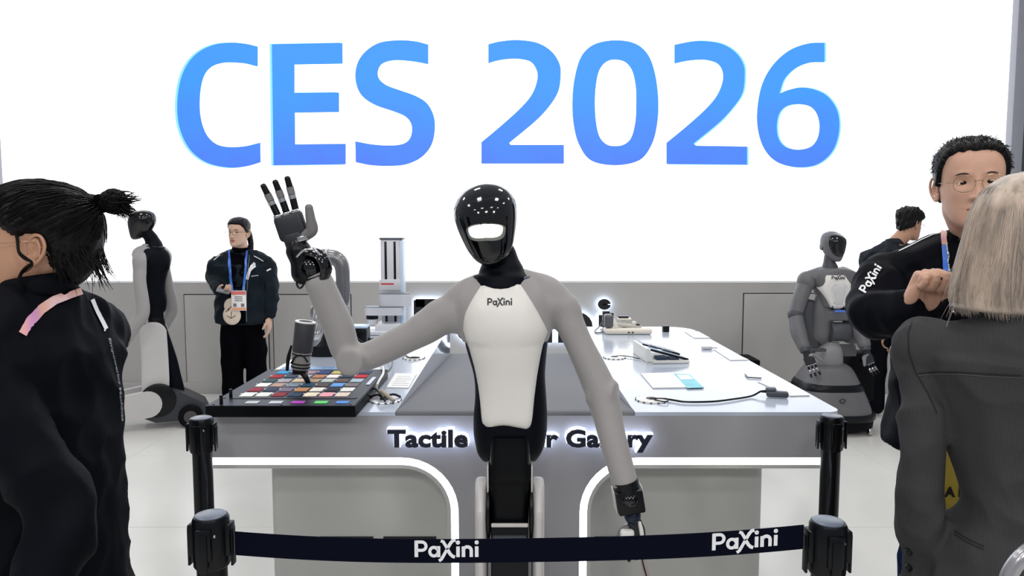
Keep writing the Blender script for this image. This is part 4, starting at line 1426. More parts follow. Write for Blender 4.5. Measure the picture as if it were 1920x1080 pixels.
        # wheel-arm link running forward with its black ring
        LW('link_ring', M().cyl((0.075 * sx_, 0.02, 0.22), (0.135 * sx_, 0.02, 0.22), 0.125, n=40, bevel=0.006), BLACK, root)
        ln_ = [( -0.05 + 0.10 * math.sin(PI * i / 10) , 0.20 + 0.10 * math.cos(PI * i / 10)) for i in range(11)]
        ln_ = ln_ + [(-0.30, 0.07), (-0.44, 0.05), (-0.47, 0.10), (-0.45, 0.18), (-0.30, 0.26)]
        LW('front_link', M().prism(ln_, 0.10 * sx_, 0.155 * sx_, 'x'), SHELL_W, root, angle=50)
        for yy, rr_ in ((0.24, 0.085), (-0.42, 0.06)):
            w_ = lower_add(lower, lob('wheel', M().cyl((0.125 * sx_, yy, rr_), (0.175 * sx_, yy, rr_), rr_, n=36, bevel=0.01), BLACK_MATT, root))
            lob('wheel_hub', M().cyl((0.17 * sx_, yy, rr_), (0.179 * sx_, yy, rr_), rr_ * 0.55, n=28, bevel=0.003), mat('hub_grey', srgb(70, 66, 66), 0.5), w_)
    LW('leg', M().tube([(0, 0.03, zw(930)), (0, 0.08, 0.6), (0, 0.12, 0.42), (0, 0.13, 0.24)], [(0.055, 0.052), (0.05, 0.052), (0.05, 0.05), (0.07, 0.055)], 24, up=(0, 1, 0)), ROBO_BLACK, root)
    LW('knee_line', M().box((0.001, -0.068, zw(966)), (0.1, 0.01, 0.010), 0.003), SHELL_W, root)
    LW('leg_screen', M().box((0.001, -0.064, (zw(985) + zw(1011)) / 2), (0.092, 0.012, zw(985) - zw(1011)), 0.004), mat('panel_dark_grey', srgb(62, 64, 70), 0.35), root)
    LW('leg_front', M().box((0.001, -0.045, (zw(968) + 0.3) / 2), (0.102, 0.03, zw(968) - 0.3), 0.006), BLACK, root)
    ch = [(-0.10, 0.10), (-0.04, 0.26), (0.08, 0.31), (0.16, 0.28), (0.34, 0.17), (0.37, 0.10), (0.30, 0.05), (0.0, 0.05)]
    LW('chassis', M().prism(ch, -0.12, 0.12, 'x'), mat('chassis_dark', srgb(52, 54, 60), 0.4, var=0.05), root, angle=30)
    for o in lower:
        if J.get('leg_turn') and o.name.split('.')[0] != 'waist':
            o.rotation_euler.z = J['leg_turn']


# ---- the waving robot in front of the counter
rb = empty('waving_robot', (RX, RY, 0), label='humanoid robot with white chest and glowing face waving in front of the counter', cat='robot')


def wave_wrist(root, wr):
    Y = 1.90
    W = wr(at(592, 506, Y))
    k = Y / F
    # cuff and ball joint of the wrist
    lob('cuff', M().cyl(wr(at(602, 540, Y)), wr(at(594, 518, Y)), 0.036, 0.033, n=28), BLACK, root)
    lob('wrist_ball', M().ell(wr(at(583, 501, Y)), (0.038, 0.036, 0.036), 28, 18), ROBO_GLOSS, root)
    lob('wrist_fork', M().tube([wr(at(606, 527, Y - 0.02)), wr(at(612, 505, Y - 0.03)), wr(at(604, 483, Y - 0.03)), wr(at(588, 472, Y - 0.025)), wr(at(568, 474, Y - 0.02)), wr(at(556, 486, Y - 0.02))], [(0.007, 0.014), (0.008, 0.018), (0.008, 0.018), (0.007, 0.016), (0.006, 0.012), (0.004, 0.007)], 14, sub=5, up=(0.5, -0.4, 0.5)), ROBO_GLOSS, root)
    lob('fork_edge', M().tube([wr(at(599, 477, Y - 0.042)), wr(at(588, 468, Y - 0.042)), wr(at(570, 469, Y - 0.04)), wr(at(557, 481, Y - 0.035))], 0.0032, 10), CHROME, root)
    lob('forearm_stub', M().tube([wr(at(570, 512, Y)), wr(at(566, 490, Y)), wr(at(560, 470, Y))], [0.033, 0.03, 0.033], 22), BLACK, root)
    lob('wrist_cable', M().tube([wr(at(557, 515, Y - 0.02)), wr(at(557, 534, Y - 0.02)), wr(at(564, 540, Y - 0.02)), wr(at(573, 527, Y - 0.02))], 0.0028, 8), BLACK, root)
    a = (at(526, 362, Y) - at(562, 470, Y)).normalized()
    robot_hand(root, wr(at(562, 472, Y)), a, Vector((a.z, 0, -a.x)), (0, -1, 0), 1.0, {'curl': 0.05, 'thumb': (0.95, 0.25, 0.25)}, 'raised black robot hand with open palm')


def low_wrist(root, wr):
    Y = 1.82
    lob('cuff', M().cyl(wr(at(1172, 900, Y)), wr(at(1177, 921, Y)), 0.034, 0.034, n=26), BLACK, root)
    a0, a1 = wr(at(1176, 914, Y)), wr(at(1183, 957, Y))
    d = (a1 - a0).normalized()
    xx = Vector((1, 0, 0)) - d * d.x
    xx.normalize()
    rot = Matrix((xx, d.cross(xx), d)).transposed()
    lob('gauntlet', M().box((a0 + a1) / 2, (0.07, 0.065, (a1 - a0).length), 0.006, 2, rot=rot), BLACK, root)
    for gx in (0.036, -0.037):
        lob('gauntlet_plate', M().box((a0 + a1) / 2 + rot @ Vector((gx, -0.01, 0.0)), (0.003, 0.05, (a1 - a0).length * 0.95), 0.001, rot=rot), SHELL_W, root)
    lob('gauntlet_lens', M().ell((a0 * 0.6 + a1 * 0.4) + Vector((0, -0.026, 0)), (0.024, 0.014, 0.018), 20, 12), ROBO_GLOSS, root)
    lob('wrist_ball', M().ell(wr(at(1186, 967, Y)), (0.022, 0.022, 0.022), 22, 14), mat('navy_metal', srgb(34, 44, 66), 0.3, 0.5), root)
    a = (at(1196, 1040, Y) - at(1187, 972, Y)).normalized()
    robot_hand(root, wr(at(1187, 972, Y)), a, (-0.9, -0.25, 0), (-0.2, 0.9, 0), 0.62, {'curl': 0.12, 'lean': 0.0, 'thumb': (0.8, 0.5, 0.1)}, 'lowered robot hand behind the belt')
    lob('hand_cover', M().box(wr(at(1176, 1003, Y - 0.02)), (0.036, 0.02, 0.03), 0.008, 3).box(wr(at(1201, 990, Y)), (0.012, 0.03, 0.05), 0.005, 2, rot=rot), WHITE_PL, root)
    lob('long_finger', M().tube([wr(at(1199, 1010, Y)), wr(at(1205, 1045, Y)), wr(at(1213, 1080, Y)), wr(at(1217, 1100, Y))], [0.008, 0.0075, 0.007, 0.006], 12), mat('finger_pink', srgb(176, 160, 156), 0.45), root)
    lob('tendon', M().tube([wr(at(1201, 975, Y - 0.012)), wr(at(1209, 1000, Y - 0.014)), wr(at(1204, 1045, Y - 0.014)), wr(at(1212, 1080, Y - 0.014))], 0.0018, 8), BLACK, root)


Jc = {
    'armL': [at(840, 590, 1.95), at(762, 634, 1.94), at(664, 672, 1.93), at(632, 606, 1.92), at(599, 531, 1.90)],
    'rL': (0.062, 0.052, 0.047, 0.041, 0.038, 0.042, 0.0385),
    'armR': [at(1052, 573, 1.95), at(1086, 645, 1.93), at(1127, 735, 1.90), at(1147, 815, 1.86), at(1172, 905, 1.82)],
    'rR': (0.062, 0.045, 0.040, 0.038, 0.044, 0.037, 0.034),
    'discL': (at(662, 674, 1.925), (0, -1, 0)),
    'discR': (at(1127, 738, 1.90), (0.8, -0.35, 0)),
    'head': at(914, 419, 1.94), 'head_rot': (math.radians(-4), math.radians(-10), math.radians(4)),
    'wristL': wave_wrist, 'wristR': low_wrist,
}
humanoid(rb, Jc)

# ---- the second robot of the same kind, back turned, at the left
p = at_z(300, 800, 0)
rl = empty('rear_view_robot', (p.x - 0.035, 5.42, 0), math.radians(-126), label='same grey and black humanoid robot seen from behind, facing the screen on the left', cat='robot')


def back_hand(px, py, Y, px2, py2, Y2):
    def f_(root, wr):
        a, b = wr(at(px, py, Y)), wr(at(px2, py2, Y2))
        d = (b - a).normalized()
        lob('cuff', M().cyl(a - d * 0.01, a + d * 0.03, 0.035, 0.03, n=20), BLACK, root)
        robot_hand(root, a + d * 0.03, d, (1, 0, 0), (0, -1, 0), 0.9, {'curl': 0.3, 'thumb': (0.8, 0.5, 0.2)})
    return f_


bx_ = lambda px, py, Y: at(px, py, Y)
Jb = {
    # local +x is the robot's left: the near arm
    'armR': [at(262, 487, 5.27), at(262, 530, 5.22), at(268, 585, 5.19), at(252, 612, 5.15), at(234, 640, 5.12)],
    'rR': (0.062, 0.05, 0.045, 0.044, 0.046, 0.043, 0.04),
    'armL': [at(303, 485, 5.56), at(313, 530, 5.60), at(322, 578, 5.64), at(310, 605, 5.60), at(297, 632, 5.55)],
    'rL': (0.062, 0.05, 0.045, 0.044, 0.046, 0.043, 0.04),
    'head': at(264, 421, 5.42), 'head_rot': (math.radians(38), math.radians(0), math.radians(6)), 'leg_turn': math.radians(58), 'back': True,
    'wristR': back_hand(233, 642, 5.11, 226, 665, 5.1),
}
humanoid(rl, Jb, light=False, detail=False)

# ---- the grey service robot on a skirted base, right
GR = mat('service_grey', srgb(98, 98, 102), 0.45, var=0.05)
GR2 = mat('service_grey_dark', srgb(66, 68, 74), 0.45, var=0.05)
GR3 = mat('service_grey_pale', srgb(128, 128, 132), 0.45, var=0.04)
Y3 = 5.35
q0 = at_z(1552, 800, 0)
sr = empty('service_robot', (q0.x, Y3, 0), label='dark grey service robot with white chest plate on a wide skirted base at right', cat='robot')


def s3(px, py, dy=0.0):
    return at(px, py, Y3 + dy) - Vector((q0.x, Y3, 0))


def px3(n):
    return n * Y3 / F


def ring3(py, xl, xr, rf, rb, cy=0.0, p=2.8):
    a, b = s3(xl, py), s3(xr, py)
    return (a.z, (a.x + b.x) / 2, cy, (b.x - a.x) / 2, rf, rb, p)


lob('skirt', M().zloft([ring3(766, 1480, 1622, .26, .26, p=3), ring3(750, 1484, 1618, .25, .25, p=3), ring3(720, 1494, 1606, .22, .22, p=3), ring3(690, 1512, 1592, .17, .17, p=3), ring3(682, 1520, 1584, .13, .13, p=3), ring3(679, 1530, 1575, .08, .08, p=3)], n=48, sub=3), GR, sr)
lob('skirt_slot', M().zloft([ring3(724, 1491, 1609, .226, .226, p=3), ring3(720, 1492, 1608, .226, .226, p=3), ring3(713, 1496, 1604, .216, .216, p=3), ring3(711, 1498, 1602, .20, .2, p=3)], n=48, sub=1), BLACK, sr)
lob('bumper', M().zloft([ring3(776, 1478, 1626, .27, .27, p=3), ring3(773, 1476, 1628, .275, .275, p=3), ring3(767, 1476, 1628, .275, .275, p=3), ring3(764, 1480, 1624, .27, .27, p=3)], n=48, sub=1), BLACK, sr)
lob('base_box', M().zloft([(0.03, 0, 0, .24, .22, .22, 4), (0.05, 0, 0, .255, .24, .24, 4), (s3(1552, 775).z, 0, 0, .262, .245, .245, 4)], n=40, sub=1), BLACK_MATT, sr)
for (x, y) in ((-.2, -.2), (.2, -.2), (-.2, .2), (.2, .2)):
    lob('caster', M().cyl((x - 0.015, y, 0.03), (x + 0.015, y, 0.03), 0.03, n=20, bevel=0.004), STEEL, sr)
e = s3(1580, 752, -.25)
lob('emblem', M().tube([(e.x + 0.02 * math.cos(a), e.y + 0.0, e.z + 0.014 * math.sin(a)) for a in [2 * PI * i / 16 for i in range(16)]], 0.003, 6, closed=True, sub=1), PRINT, sr)
lob('hip', M().zloft([ring3(690, 1524, 1574, .10, .10), ring3(675, 1524, 1576, .11, .11), ring3(655, 1530, 1575, .10, .10), ring3(640, 1548, 1570, .06, .06)], n=32), GR3, sr)
lob('hip_bracket', M().box(s3(1535, 656, -.12), (0.1, 0.05, 0.022), 0.008), GR2, sr)
# lower trunk: two cheeks with a drum between
cheek = M()
cheek.tube([s3(1545, 560), s3(1541, 590), s3(1542, 625), s3(1548, 640)], [(0.07, 0.05), (0.075, 0.055), (0.08, 0.05), (0.05, 0.03)], 20)
cheek.tube([s3(1592, 560), s3(1596, 590), s3(1596, 625), s3(1593, 640)], [(0.06, 0.03), (0.065, 0.03), (0.07, 0.03), (0.05, 0.02)], 20)
cheek.box(s3(1570, 590, -.01), (px3(46), .12, px3(22)), 0.02)
co, fs = remesh(cheek, 0.008, 4)
lob('lower_trunk', (co.tolist(), fs), GR, sr, angle=180)
lob('belly_drum', M().cyl(s3(1555, 622, -.03), s3(1590, 622, -.03), px3(18), n=32, bevel=0.006), GR2, sr)
lob('tail_plate', M().prism([(s3(1572, 645).x, s3(1572, 645).z), (s3(1602, 645).x, s3(1602, 645).z), (s3(1606, 668).x, s3(1606, 668).z), (s3(1576, 668).x, s3(1576, 668).z)], .0, .04, 'y'), GR, sr)
# back link, the tall curved arch behind its right side
lob('side_link', M().tube([s3(1518, 572, .03), s3(1513, 595, .03), s3(1520, 625, .03), s3(1528, 655, .03)], [(0.05, 0.06), (0.055, 0.07), (0.05, 0.06), (0.045, 0.045)], 20, up=(0, 1, 0)), GR2, sr)
# upper torso
t3 = M().zloft([ring3(575, 1535, 1592, .09, .08), ring3(550, 1530, 1597, .11, .1), ring3(525, 1522, 1602, .12, .1), ring3(508, 1526, 1594, .11, .09), ring3(502, 1534, 1584, .09, .07)], n=40, sub=3)
t3.tube([s3(1540, 517), s3(1512, 524)], [0.07, 0.06], 20, sub=1)
t3.tube([s3(1580, 517), s3(1606, 526)], [0.07, 0.055], 20, sub=1)
co, fs = remesh(t3, 0.009, 6)
lob('trunk', (co.tolist(), fs), GR, sr, angle=180)
b3 = BVHTree.FromPolygons([Vector(p_) for p_ in co.tolist()], fs)
def c3(px, py):
    q = s3(px, py, -.1)
    return (q.x, q.z)
ch3 = cat_loop([c3(1549, 516) + (1,), c3(1581, 516) + (1,), c3(1594, 534) + (1,), c3(1590, 560), c3(1583, 583) + (1,), c3(1562, 583) + (1,), c3(1550, 560), c3(1537, 540) + (1,)], 4)
lob('chest_plate', patch(b3, ch3, None, (0, 1, 0), 0.016, 10, 0.05, 0.009, fx=lambda u, w: (u, -0.7, w)), ROBO_WHITE, sr, angle=50)
lob('chest_inset', patch(b3, cat_loop([c3(1560, 532) + (1,), c3(1580, 532) + (1,), c3(1586, 542), c3(1580, 578) + (1,), c3(1564, 578) + (1,), c3(1556, 544)], 4), None, (0, 1, 0), 0.020, 6, 0.01, 0.017, fx=lambda u, w: (u, -0.7, w)), mat('inset_grey', srgb(205, 205, 208), 0.4), sr, angle=50)
a, b = s3(1563, 582, -.1), s3(1582, 582, -.1)
lob('chest_light', M().box(((a.x + b.x) / 2, -.118, a.z - .003), (b.x - a.x, .012, .014), .003), mat('blue_led', (0, 0, 0), 0.4, var=0, emit=srgb(80, 120, 220), strength=0.7), sr)
a = s3(1555, 523, -.1)
yl = b3.ray_cast(Vector((a.x + 0.04, -.7, a.z)), Vector((0, 1, 0)))[0].y - 0.019
lob('chest_logo', logo(M(), lambda u, v, d: (a.x + u, yl - d, a.z + v), px3(24) / PAX_W, 0, .002, 1.2), PRINT, sr, smooth=False)
lob('neck', M().tube([s3(1556, 505), s3(1555, 488), s3(1558, 478)], [0.06, 0.04, 0.045], 20), GR2, sr)
hz = M().zloft([(-.11, 0, -.05, .022, .02, .02), (-.1, 0, -.05, .035, .03, .05), (-.06, 0, -.02, .062, .07, .08), (0, 0, 0, .082, .09, .1), (.05, 0, 0, .085, .085, .1), (.085, 0, .01, .062, .06, .08), (.105, 0, .02, .02, .02, .03)], n=40, sub=4)
hm = Matrix.Translation(s3(1562, 461)) @ Matrix.Rotation(math.radians(14), 4, 'Z') @ Matrix.Rotation(math.radians(5), 4, 'X')
h3 = lob('head', M().add(hz.v, hz.f, hm), GR, sr, angle=180)
lb3 = BVHTree.FromPolygons([Vector(p_) for p_ in hz.v], hz.f)
vz = cat_loop([(-.062, .075), (0, .097), (.062, .075), (.074, .03), (.06, -.03), (.035, -.062), (0, -.072), (-.035, -.062), (-.06, -.03), (-.074, .03)], 4)
pm_ = patch(lb3, vz, None, (0, 1, 0), 0.006, 8, 0.01, 0.001, fx=lambda u, w: (u, -0.5, w))
lob('visor', M().add(pm_.v, pm_.f, hm), ROBO_GLOSS, h3, angle=60)
lob('ear_disc', M().cyl(s3(1539, 462, .02), s3(1542, 462, .02), 0.028, n=20, bevel=0.003), GR2, h3)


def arm3(pts, rad, flip):
    A_s = [s3(*q) for q in pts]
    lob('shoulder', M().ell(A_s[0], (0.072, 0.07, 0.075), 24, 16), GR, sr)
    lob('shoulder_ring', M().cyl(A_s[0] * 0.85 + s3(1560, 520) * 0.15, A_s[0] * 0.8 + s3(1560, 520) * 0.2, 0.066, n=28), GR2, sr)
    lob('upper_arm', M().tube([A_s[0], A_s[1], A_s[2]], [0.058, 0.056, 0.05], 22), GR, sr)
    lob('elbow', M().ell(A_s[2], (0.058, 0.055, 0.058), 22, 14), GR2, sr)
    lob('forearm', M().tube([A_s[2], A_s[3], A_s[4]], [0.05, 0.056, 0.045], 22), GR, sr)
    lob('wrist', M().cyl(A_s[4], A_s[4] + (A_s[4] - A_s[3]).normalized() * 0.05, 0.04, 0.034, n=20), GR2, sr)
    d = (A_s[5] - A_s[4]).normalized()
    robot_hand(sr, A_s[4] + d * 0.05, d, (flip, -0.4, 0), (0, -1, 0), 0.95, {'curl': 0.12, 'thumb': (0.8, 0.5, 0.2)})


arm3([(1513, 527), (1500, 560, -.02), (1492, 590, -.04), (1497, 622, -.1), (1506, 648, -.16), (1528, 700, -.2)], None, 1)
arm3([(1606, 530), (1612, 560, -.02), (1606, 595, -.04), (1614, 625, -.1), (1620, 645, -.14), (1634, 690, -.16)], None, -1)
lob('rear_pack', M().box(s3(1606, 705, .12), (0.2, 0.2, 0.36), 0.03).box(s3(1612, 670, .1), (0.14, 0.16, 0.1), 0.03), BLACK_MATT, sr)
q = at(1400, 672, 5.9)
sp = empty('floor_speaker', (q.x, 6.15, 0), label='black box standing on the floor behind the right wing', cat='box')
lob('case', M().box((0, 0, 0.2), (0.3, 0.3, 0.4), 0.01), BLACK_MATT, sp)
lob('cone', M().ell((-0.17, 0.0, 0.2), (0.09, 0.13, 0.2), 20, 12), BLACK_MATT, sp)

# ================================================================ PEOPLE
SKIN = mat('skin', srgb(202, 160, 138), 0.5, var=0.05, vscale=18, bump=0.04, bscale=300, sss=0.12)
SKIN_P = mat('skin_pale', srgb(208, 172, 150), 0.5, var=0.05, vscale=18, bump=0.04, bscale=300, sss=0.12)
SKIN_L = mat('skin_warm', srgb(186, 142, 116), 0.5, var=0.06, vscale=14, bump=0.05, bscale=260, sss=0.12)
LIP = mat('lips', srgb(176, 104, 100), 0.45, var=0.05)
EYEW = mat('eye_white', srgb(226, 222, 216), 0.25, var=0)
IRIS = mat('iris_dark', srgb(34, 22, 18), 0.1, var=0)
BROW = mat('brow_dark', srgb(54, 44, 42), 0.8, var=0.1)
HAIR_D = mat('hair_black', srgb(11, 9, 11), 0.38, var=0.35, vscale=30, bump=0.3, bscale=160, spec=0.22)
HAIR_B = mat('hair_blonde', srgb(172, 155, 140), 0.36, var=0.5, vscale=42, stretch=(1, 1, 0.07), bump=0.2, bscale=220, spec=0.6, sheen=0.5)
CLOTH_K = mat('cloth_black', srgb(10, 12, 19), 0.62, var=0.12, vscale=5, bump=0.12, bscale=350, spec=0.07)
CLOTH_K2 = mat('cloth_black_knit', srgb(7, 8, 13), 0.85, var=0.1, bump=0.2, bscale=500, spec=0.03)
JEANS = mat('cloth_navy', srgb(16, 31, 64), 0.8, var=0.15, vscale=6, bump=0.15, bscale=400, spec=0.05)
WIRE = mat('glasses_wire', srgb(150, 128, 96), 0.25, 0.9, var=0)
WIRE_D = mat('glasses_dark', srgb(44, 40, 42), 0.3, 0.2, var=0)


def gs(x, s):
    return np.exp(-(x / s) ** 2)


HEAD_R = [(-.114, 0, -.055, .010, .012, .014), (-.110, 0, -.053, .024, .024, .032), (-.100, 0, -.048, .040, .036, .056), (-.082, 0, -.034, .053, .052, .078), (-.055, 0, -.014, .0625, .072, .090),
          (-.022, 0, 0, .069, .084, .096), (.012, 0, .005, .0725, .088, .100), (.045, 0, .008, .0755, .090, .100), (.074, 0, .010, .0735, .083, .094), (.097, 0, .012, .059, .064, .074), (.111, 0, .014, .037, .039, .047), (.118, 0, .015, .010, .010, .013)]


def head_mesh(female=False, n=144, sub=8):
    m = M().zloft([r + (2.15,) for r in HEAD_R], n=n, sub=sub)
    v = np.array(m.v)
    x, y, z = v[:, 0], v[:, 1], v[:, 2]
    front = np.clip((-y - 0.02) / 0.03, 0, 1)
    ax = np.abs(x)
    d = np.zeros(len(v))
    t = np.clip((0.022 - z) / 0.056, 0, 1)
    drop = np.clip((z + 0.043) / 0.010, 0, 1)
    drop = drop * drop * (3 - 2 * drop)
    d += (0.003 + 0.019 * t ** 1.3) * gs(x, 0.0055 + 0.0075 * t) * drop * np.clip((0.03 - z) / 0.01, 0, 1)
    d += 0.007 * gs(ax - 0.0125, 0.006) * gs(z + 0.034, 0.006)
    d -= 0.0095 * gs(ax - 0.031, 0.016) * gs(z - 0.006, 0.0105)
    d += 0.0035 * gs(ax - 0.03, 0.02) * gs(z - 0.028, 0.007)
    d += 0.0045 * gs(x, 0.02) * gs(z + 0.0575, 0.0042) + 0.0052 * gs(x, 0.016) * gs(z + 0.068, 0.0045)
    d -= 0.0035 * gs(x, 0.022) * gs(z + 0.0625, 0.0016)
    d -= 0.002 * gs(x, 0.003) * gs(z + 0.049, 0.005)
    d += 0.004 * gs(x, 0.018) * gs(z + 0.096, 0.012)
    d += 0.0035 * gs(ax - 0.043, 0.018) * gs(z + 0.02, 0.018)
    d -= 0.0015 * gs(z + 0.08, 0.005) * gs(x, 0.02)
    v[:, 1] -= d * front
    if female:
        v[:, 0] *= 0.955
        lo = np.clip((-z - 0.03) / 0.08, 0, 1)
        v[:, 0] *= 1 - 0.08 * lo
    return v, m.f


def ear(side, fine=False):
    m = M()
    hx = [(-.008, .004), (-.005, .022), (.006, .031), (.018, .028), (.025, .012), (.022, -.006), (.013, -.020), (.003, -.029), (-.005, -.027), (-.008, -.014)]
    f_ = lambda a, b, o=0.0: (side * (0.0735 + 0.45 * max(a + 0.008, 0) + o), 0.014 + a * 0.93, -0.004 + b)
    m.tube([f_(a, b) for a, b in hx], 0.0036, 10, sub=4)
    m.ell(f_(.007, .0, -.006), (.0055, .016, .027), 16, 12)
    m.ell(f_(.0, -.026, -.001), (.004, .0075, .0075), 12, 8)
    m.tube([f_(.010, .020, -.002), f_(.015, .006, -.001), f_(.012, -.008, -.001), f_(.005, -.016, -.002)], 0.0034, 10, sub=4)
    m.ell(f_(-.006, -.003, .000), (.004, .004, .006), 12, 8)
    if fine:
        co, fs = remesh(m, 0.0011, 3)
        # concha: a hollow in the bowl
        c = np.array(f_(.004, -.002, 0.0))
        dd = np.linalg.norm((co - c) * np.array([0.3, 1, 0.62]), axis=1)
        co[:, 0] -= side * 0.006 * np.exp(-(dd / 0.0065) ** 2)
        return co.tolist(), fs
    return m.v, m.f


def interp_tab(tab, a):
    xs = [t[0] for t in tab]
    ys = [t[1] for t in tab]
    return np.interp(a, xs, ys)


def hair_cap(line, thick_top, thick_side, seed=0, wav=0.004, female=False, back_extra=0.0, soft=0.006):
    """skull shell that rises out of the skin where the hairline (degrees from the face, z) says so"""
    m = M().zloft([r + (2.1,) for r in HEAD_R], n=120, sub=6)
    v = np.array(m.v)
    if female:
        v[:, 0] *= 0.955
    c = np.array([0, 0.008, 0.02])
    r = v - c
    phi = np.degrees(np.arctan2(np.abs(r[:, 0]), -r[:, 1]))
    zl = interp_tab(line, phi)
    s = (v[:, 2] - zl)
    nz = np.array([noise.noise(Vector((p[0] * 70 + seed, p[1] * 70, p[2] * 24))) for p in v])
    s = s + nz * 0.006
    top = np.clip((v[:, 2] - 0.03) / 0.06, 0, 1)
    th = thick_side * (1 - top) + thick_top * top + back_extra * np.clip(r[:, 1] / 0.1, 0, 1) * (1 - top)
    k = np.clip(s / soft, -1, 1)
    off = np.where(k > 0, th * (1 - (1 - k) ** 2), k * 0.006)
    off = off + np.where(k > 0.2, nz * wav, 0)
    d = r / np.linalg.norm(r, axis=1)[:, None]
    return v + d * off[:, None], m.f


def basis(ax, side):
    ax = Vector(ax).normalized()
    side = Vector(side)
    side = (side - ax * side.dot(ax)).normalized()
    return ax, side


def human_hand(root, W, ax, palm, right, s=1.0, curl=(0.3, 0.4, 0.3), spread=0.06, thumb_in=0.3, voxel=0.0022, material=None, name='hand', label=None, parent=None, stub=.03):
    """palm, four unequal bent fingers and a thumb leaving the side of the palm, fused to one skin"""
    ax, palm = basis(ax, palm)
    th = ax.cross(palm) if right else palm.cross(ax)

    def h(a, t, p):
        return Vector(W) + (ax * a + th * t + palm * p) * s
    rot = Matrix((th, palm, ax)).transposed()
    m = M()
    m.tube([h(-stub, 0, 0), h(0.0, 0, 0), h(0.02, 0, 0)], [(0.019 * s, 0.026 * s), (0.017 * s, 0.025 * s), (0.016 * s, 0.03 * s)], 16, sub=2, up=palm)
    m.box(h(0.055, 0.0, 0.0), (0.078 * s, 0.026 * s, 0.082 * s), 0.012 * s, 3, rot=rot)
    m.ell(h(0.03, 0.027, 0.010), (0.02 * s, 0.02 * s, 0.032 * s), 16, 10, rot=rot)
    m.ell(h(0.035, -0.026, 0.008), (0.016 * s, 0.016 * s, 0.036 * s), 16, 10, rot=rot)
    F_ = [(0.029, 0.092, 0.044, 0.026, 0.021, 0.0092), (0.010, 0.096, 0.048, 0.030, 0.022, 0.0095), (-0.010, 0.092, 0.044, 0.027, 0.021, 0.009), (-0.028, 0.084, 0.035, 0.021, 0.018, 0.0080)]
    for i, (t, a, l1, l2, l3, r) in enumerate(F_):
        base = h(a, t, -0.002)
        pts = [h(a - 0.03, t * 0.85, 0), base]
        ang = 0
        cur = base.copy()
        sp = (1.5 - i) * spread
        for L, c_ in zip((l1, l2, l3), curl):
            ang += c_ * (1 + 0.06 * i)
            dv = (ax * math.cos(ang) + palm * math.sin(ang) + th * sp * max(math.cos(ang), 0)).normalized()
            cur = cur + dv * L * s
            pts.append(cur.copy())
        m.tube(pts, [r * s * 1.05, r * s * 1.12, r * s, r * s * 0.95, r * s * 0.82], 14, sub=3, up=palm)
        m.ell(base - palm * 0.002 * s, (r * s * 1.1,) * 3, 12, 8)
    if sum(curl) > 3:
        m.ell(h(.080, -.002, .020), (.036 * s, .017 * s, .026 * s), 20, 12, rot=rot)
    # thumb leaves the side of the palm near its base
    b0, b1 = h(0.018, 0.022, 0.004), h(0.046, 0.044, 0.014)
    d1 = (ax * (0.75 - 0.3 * thumb_in) + th * (0.55 - 0.9 * thumb_in) + palm * (0.25 + 0.9 * thumb_in)).normalized()
    d2 = (ax * (0.8 - 0.5 * thumb_in) + th * (0.3 - 1.2 * thumb_in) + palm * (0.2 + 0.6 * thumb_in)).normalized()
    b2 = b1 + d1 * 0.032 * s
    b3 = b2 + d2 * 0.027 * s
    m.tube([b0, b1, b2, b3], [0.014 * s, 0.0125 * s, 0.011 * s, 0.0092 * s], 14, sub=3, up=palm)
    co, fs = remesh(m, voxel, 3, 0.4)
    o = lob(name, (co.tolist(), fs), material or SKIN, root, angle=180)
    if label:
        o['label'] = label
    return o


def world_bvh(root, v, f):
    mt = Matrix.Translation(root.location) @ Matrix.Rotation(root.rotation_euler.z, 4, 'Z')
    return BVHTree.FromPolygons([mt @ Vector(p) for p in v], f), mt


def cam_hit(bvh, px, py, off=0.0015, fallback=1.5):
    o = Vector((0, 0, CAMH))
    d = (at(px, py, 1.0) - o).normalized()
    h, n, _, _ = bvh.ray_cast(o, d)
    if h is None:
        return None
    if n.dot(d) > 0:
        n = -n
    return h + n * off


def laid_stroke(bvh, pts, w, off=0.002, sub=6, thick=0.0012):
    """flat ribbon of width w (in px of the photo) laid on a garment along pts"""
    m = M()
    P2 = []
    for i in range(len(pts) - 1):
        for k in range(sub):
            t = k / sub
            P2.append((pts[i][0] * (1 - t) + pts[i + 1][0] * t, pts[i][1] * (1 - t) + pts[i + 1][1] * t))
    P2.append(pts[-1])
    v, f = [], []
    ok = []
    for i, p in enumerate(P2):
        a, b = Vector(P2[max(i - 1, 0)]), Vector(P2[min(i + 1, len(P2) - 1)])
        t = (b - a).normalized()
        n = Vector((-t.y, t.x)) * w / 2
        L = cam_hit(bvh, p[0] + n.x, p[1] + n.y, off)
        R = cam_hit(bvh, p[0] - n.x, p[1] - n.y, off)
        if L is None or R is None:
            continue
        d = (L - Vector((0, 0, CAMH))).normalized() * thick
        v += [L, R, R + d, L + d]
    K = len(v) // 4
    for i in range(K - 1):
        o, q = i * 4, i * 4 + 4
        for k in range(4):
            f.append((o + k, o + (k + 1) % 4, q + (k + 1) % 4, q + k))
    if K > 1:
        f += [(3, 2, 1, 0), (K * 4 - 4, K * 4 - 3, K * 4 - 2, K * 4 - 1)]
    return m.add(v, f)


def wpart(name, m, material, root, **k):
    """part given in world coordinates"""
    mt = (Matrix.Translation(root.location) @ Matrix.Rotation(root.rotation_euler.z, 4, 'Z')).inverted()
    m.v = [tuple(mt @ Vector(p)) for p in m.v]
    return lob(name, m, material, root, **k)


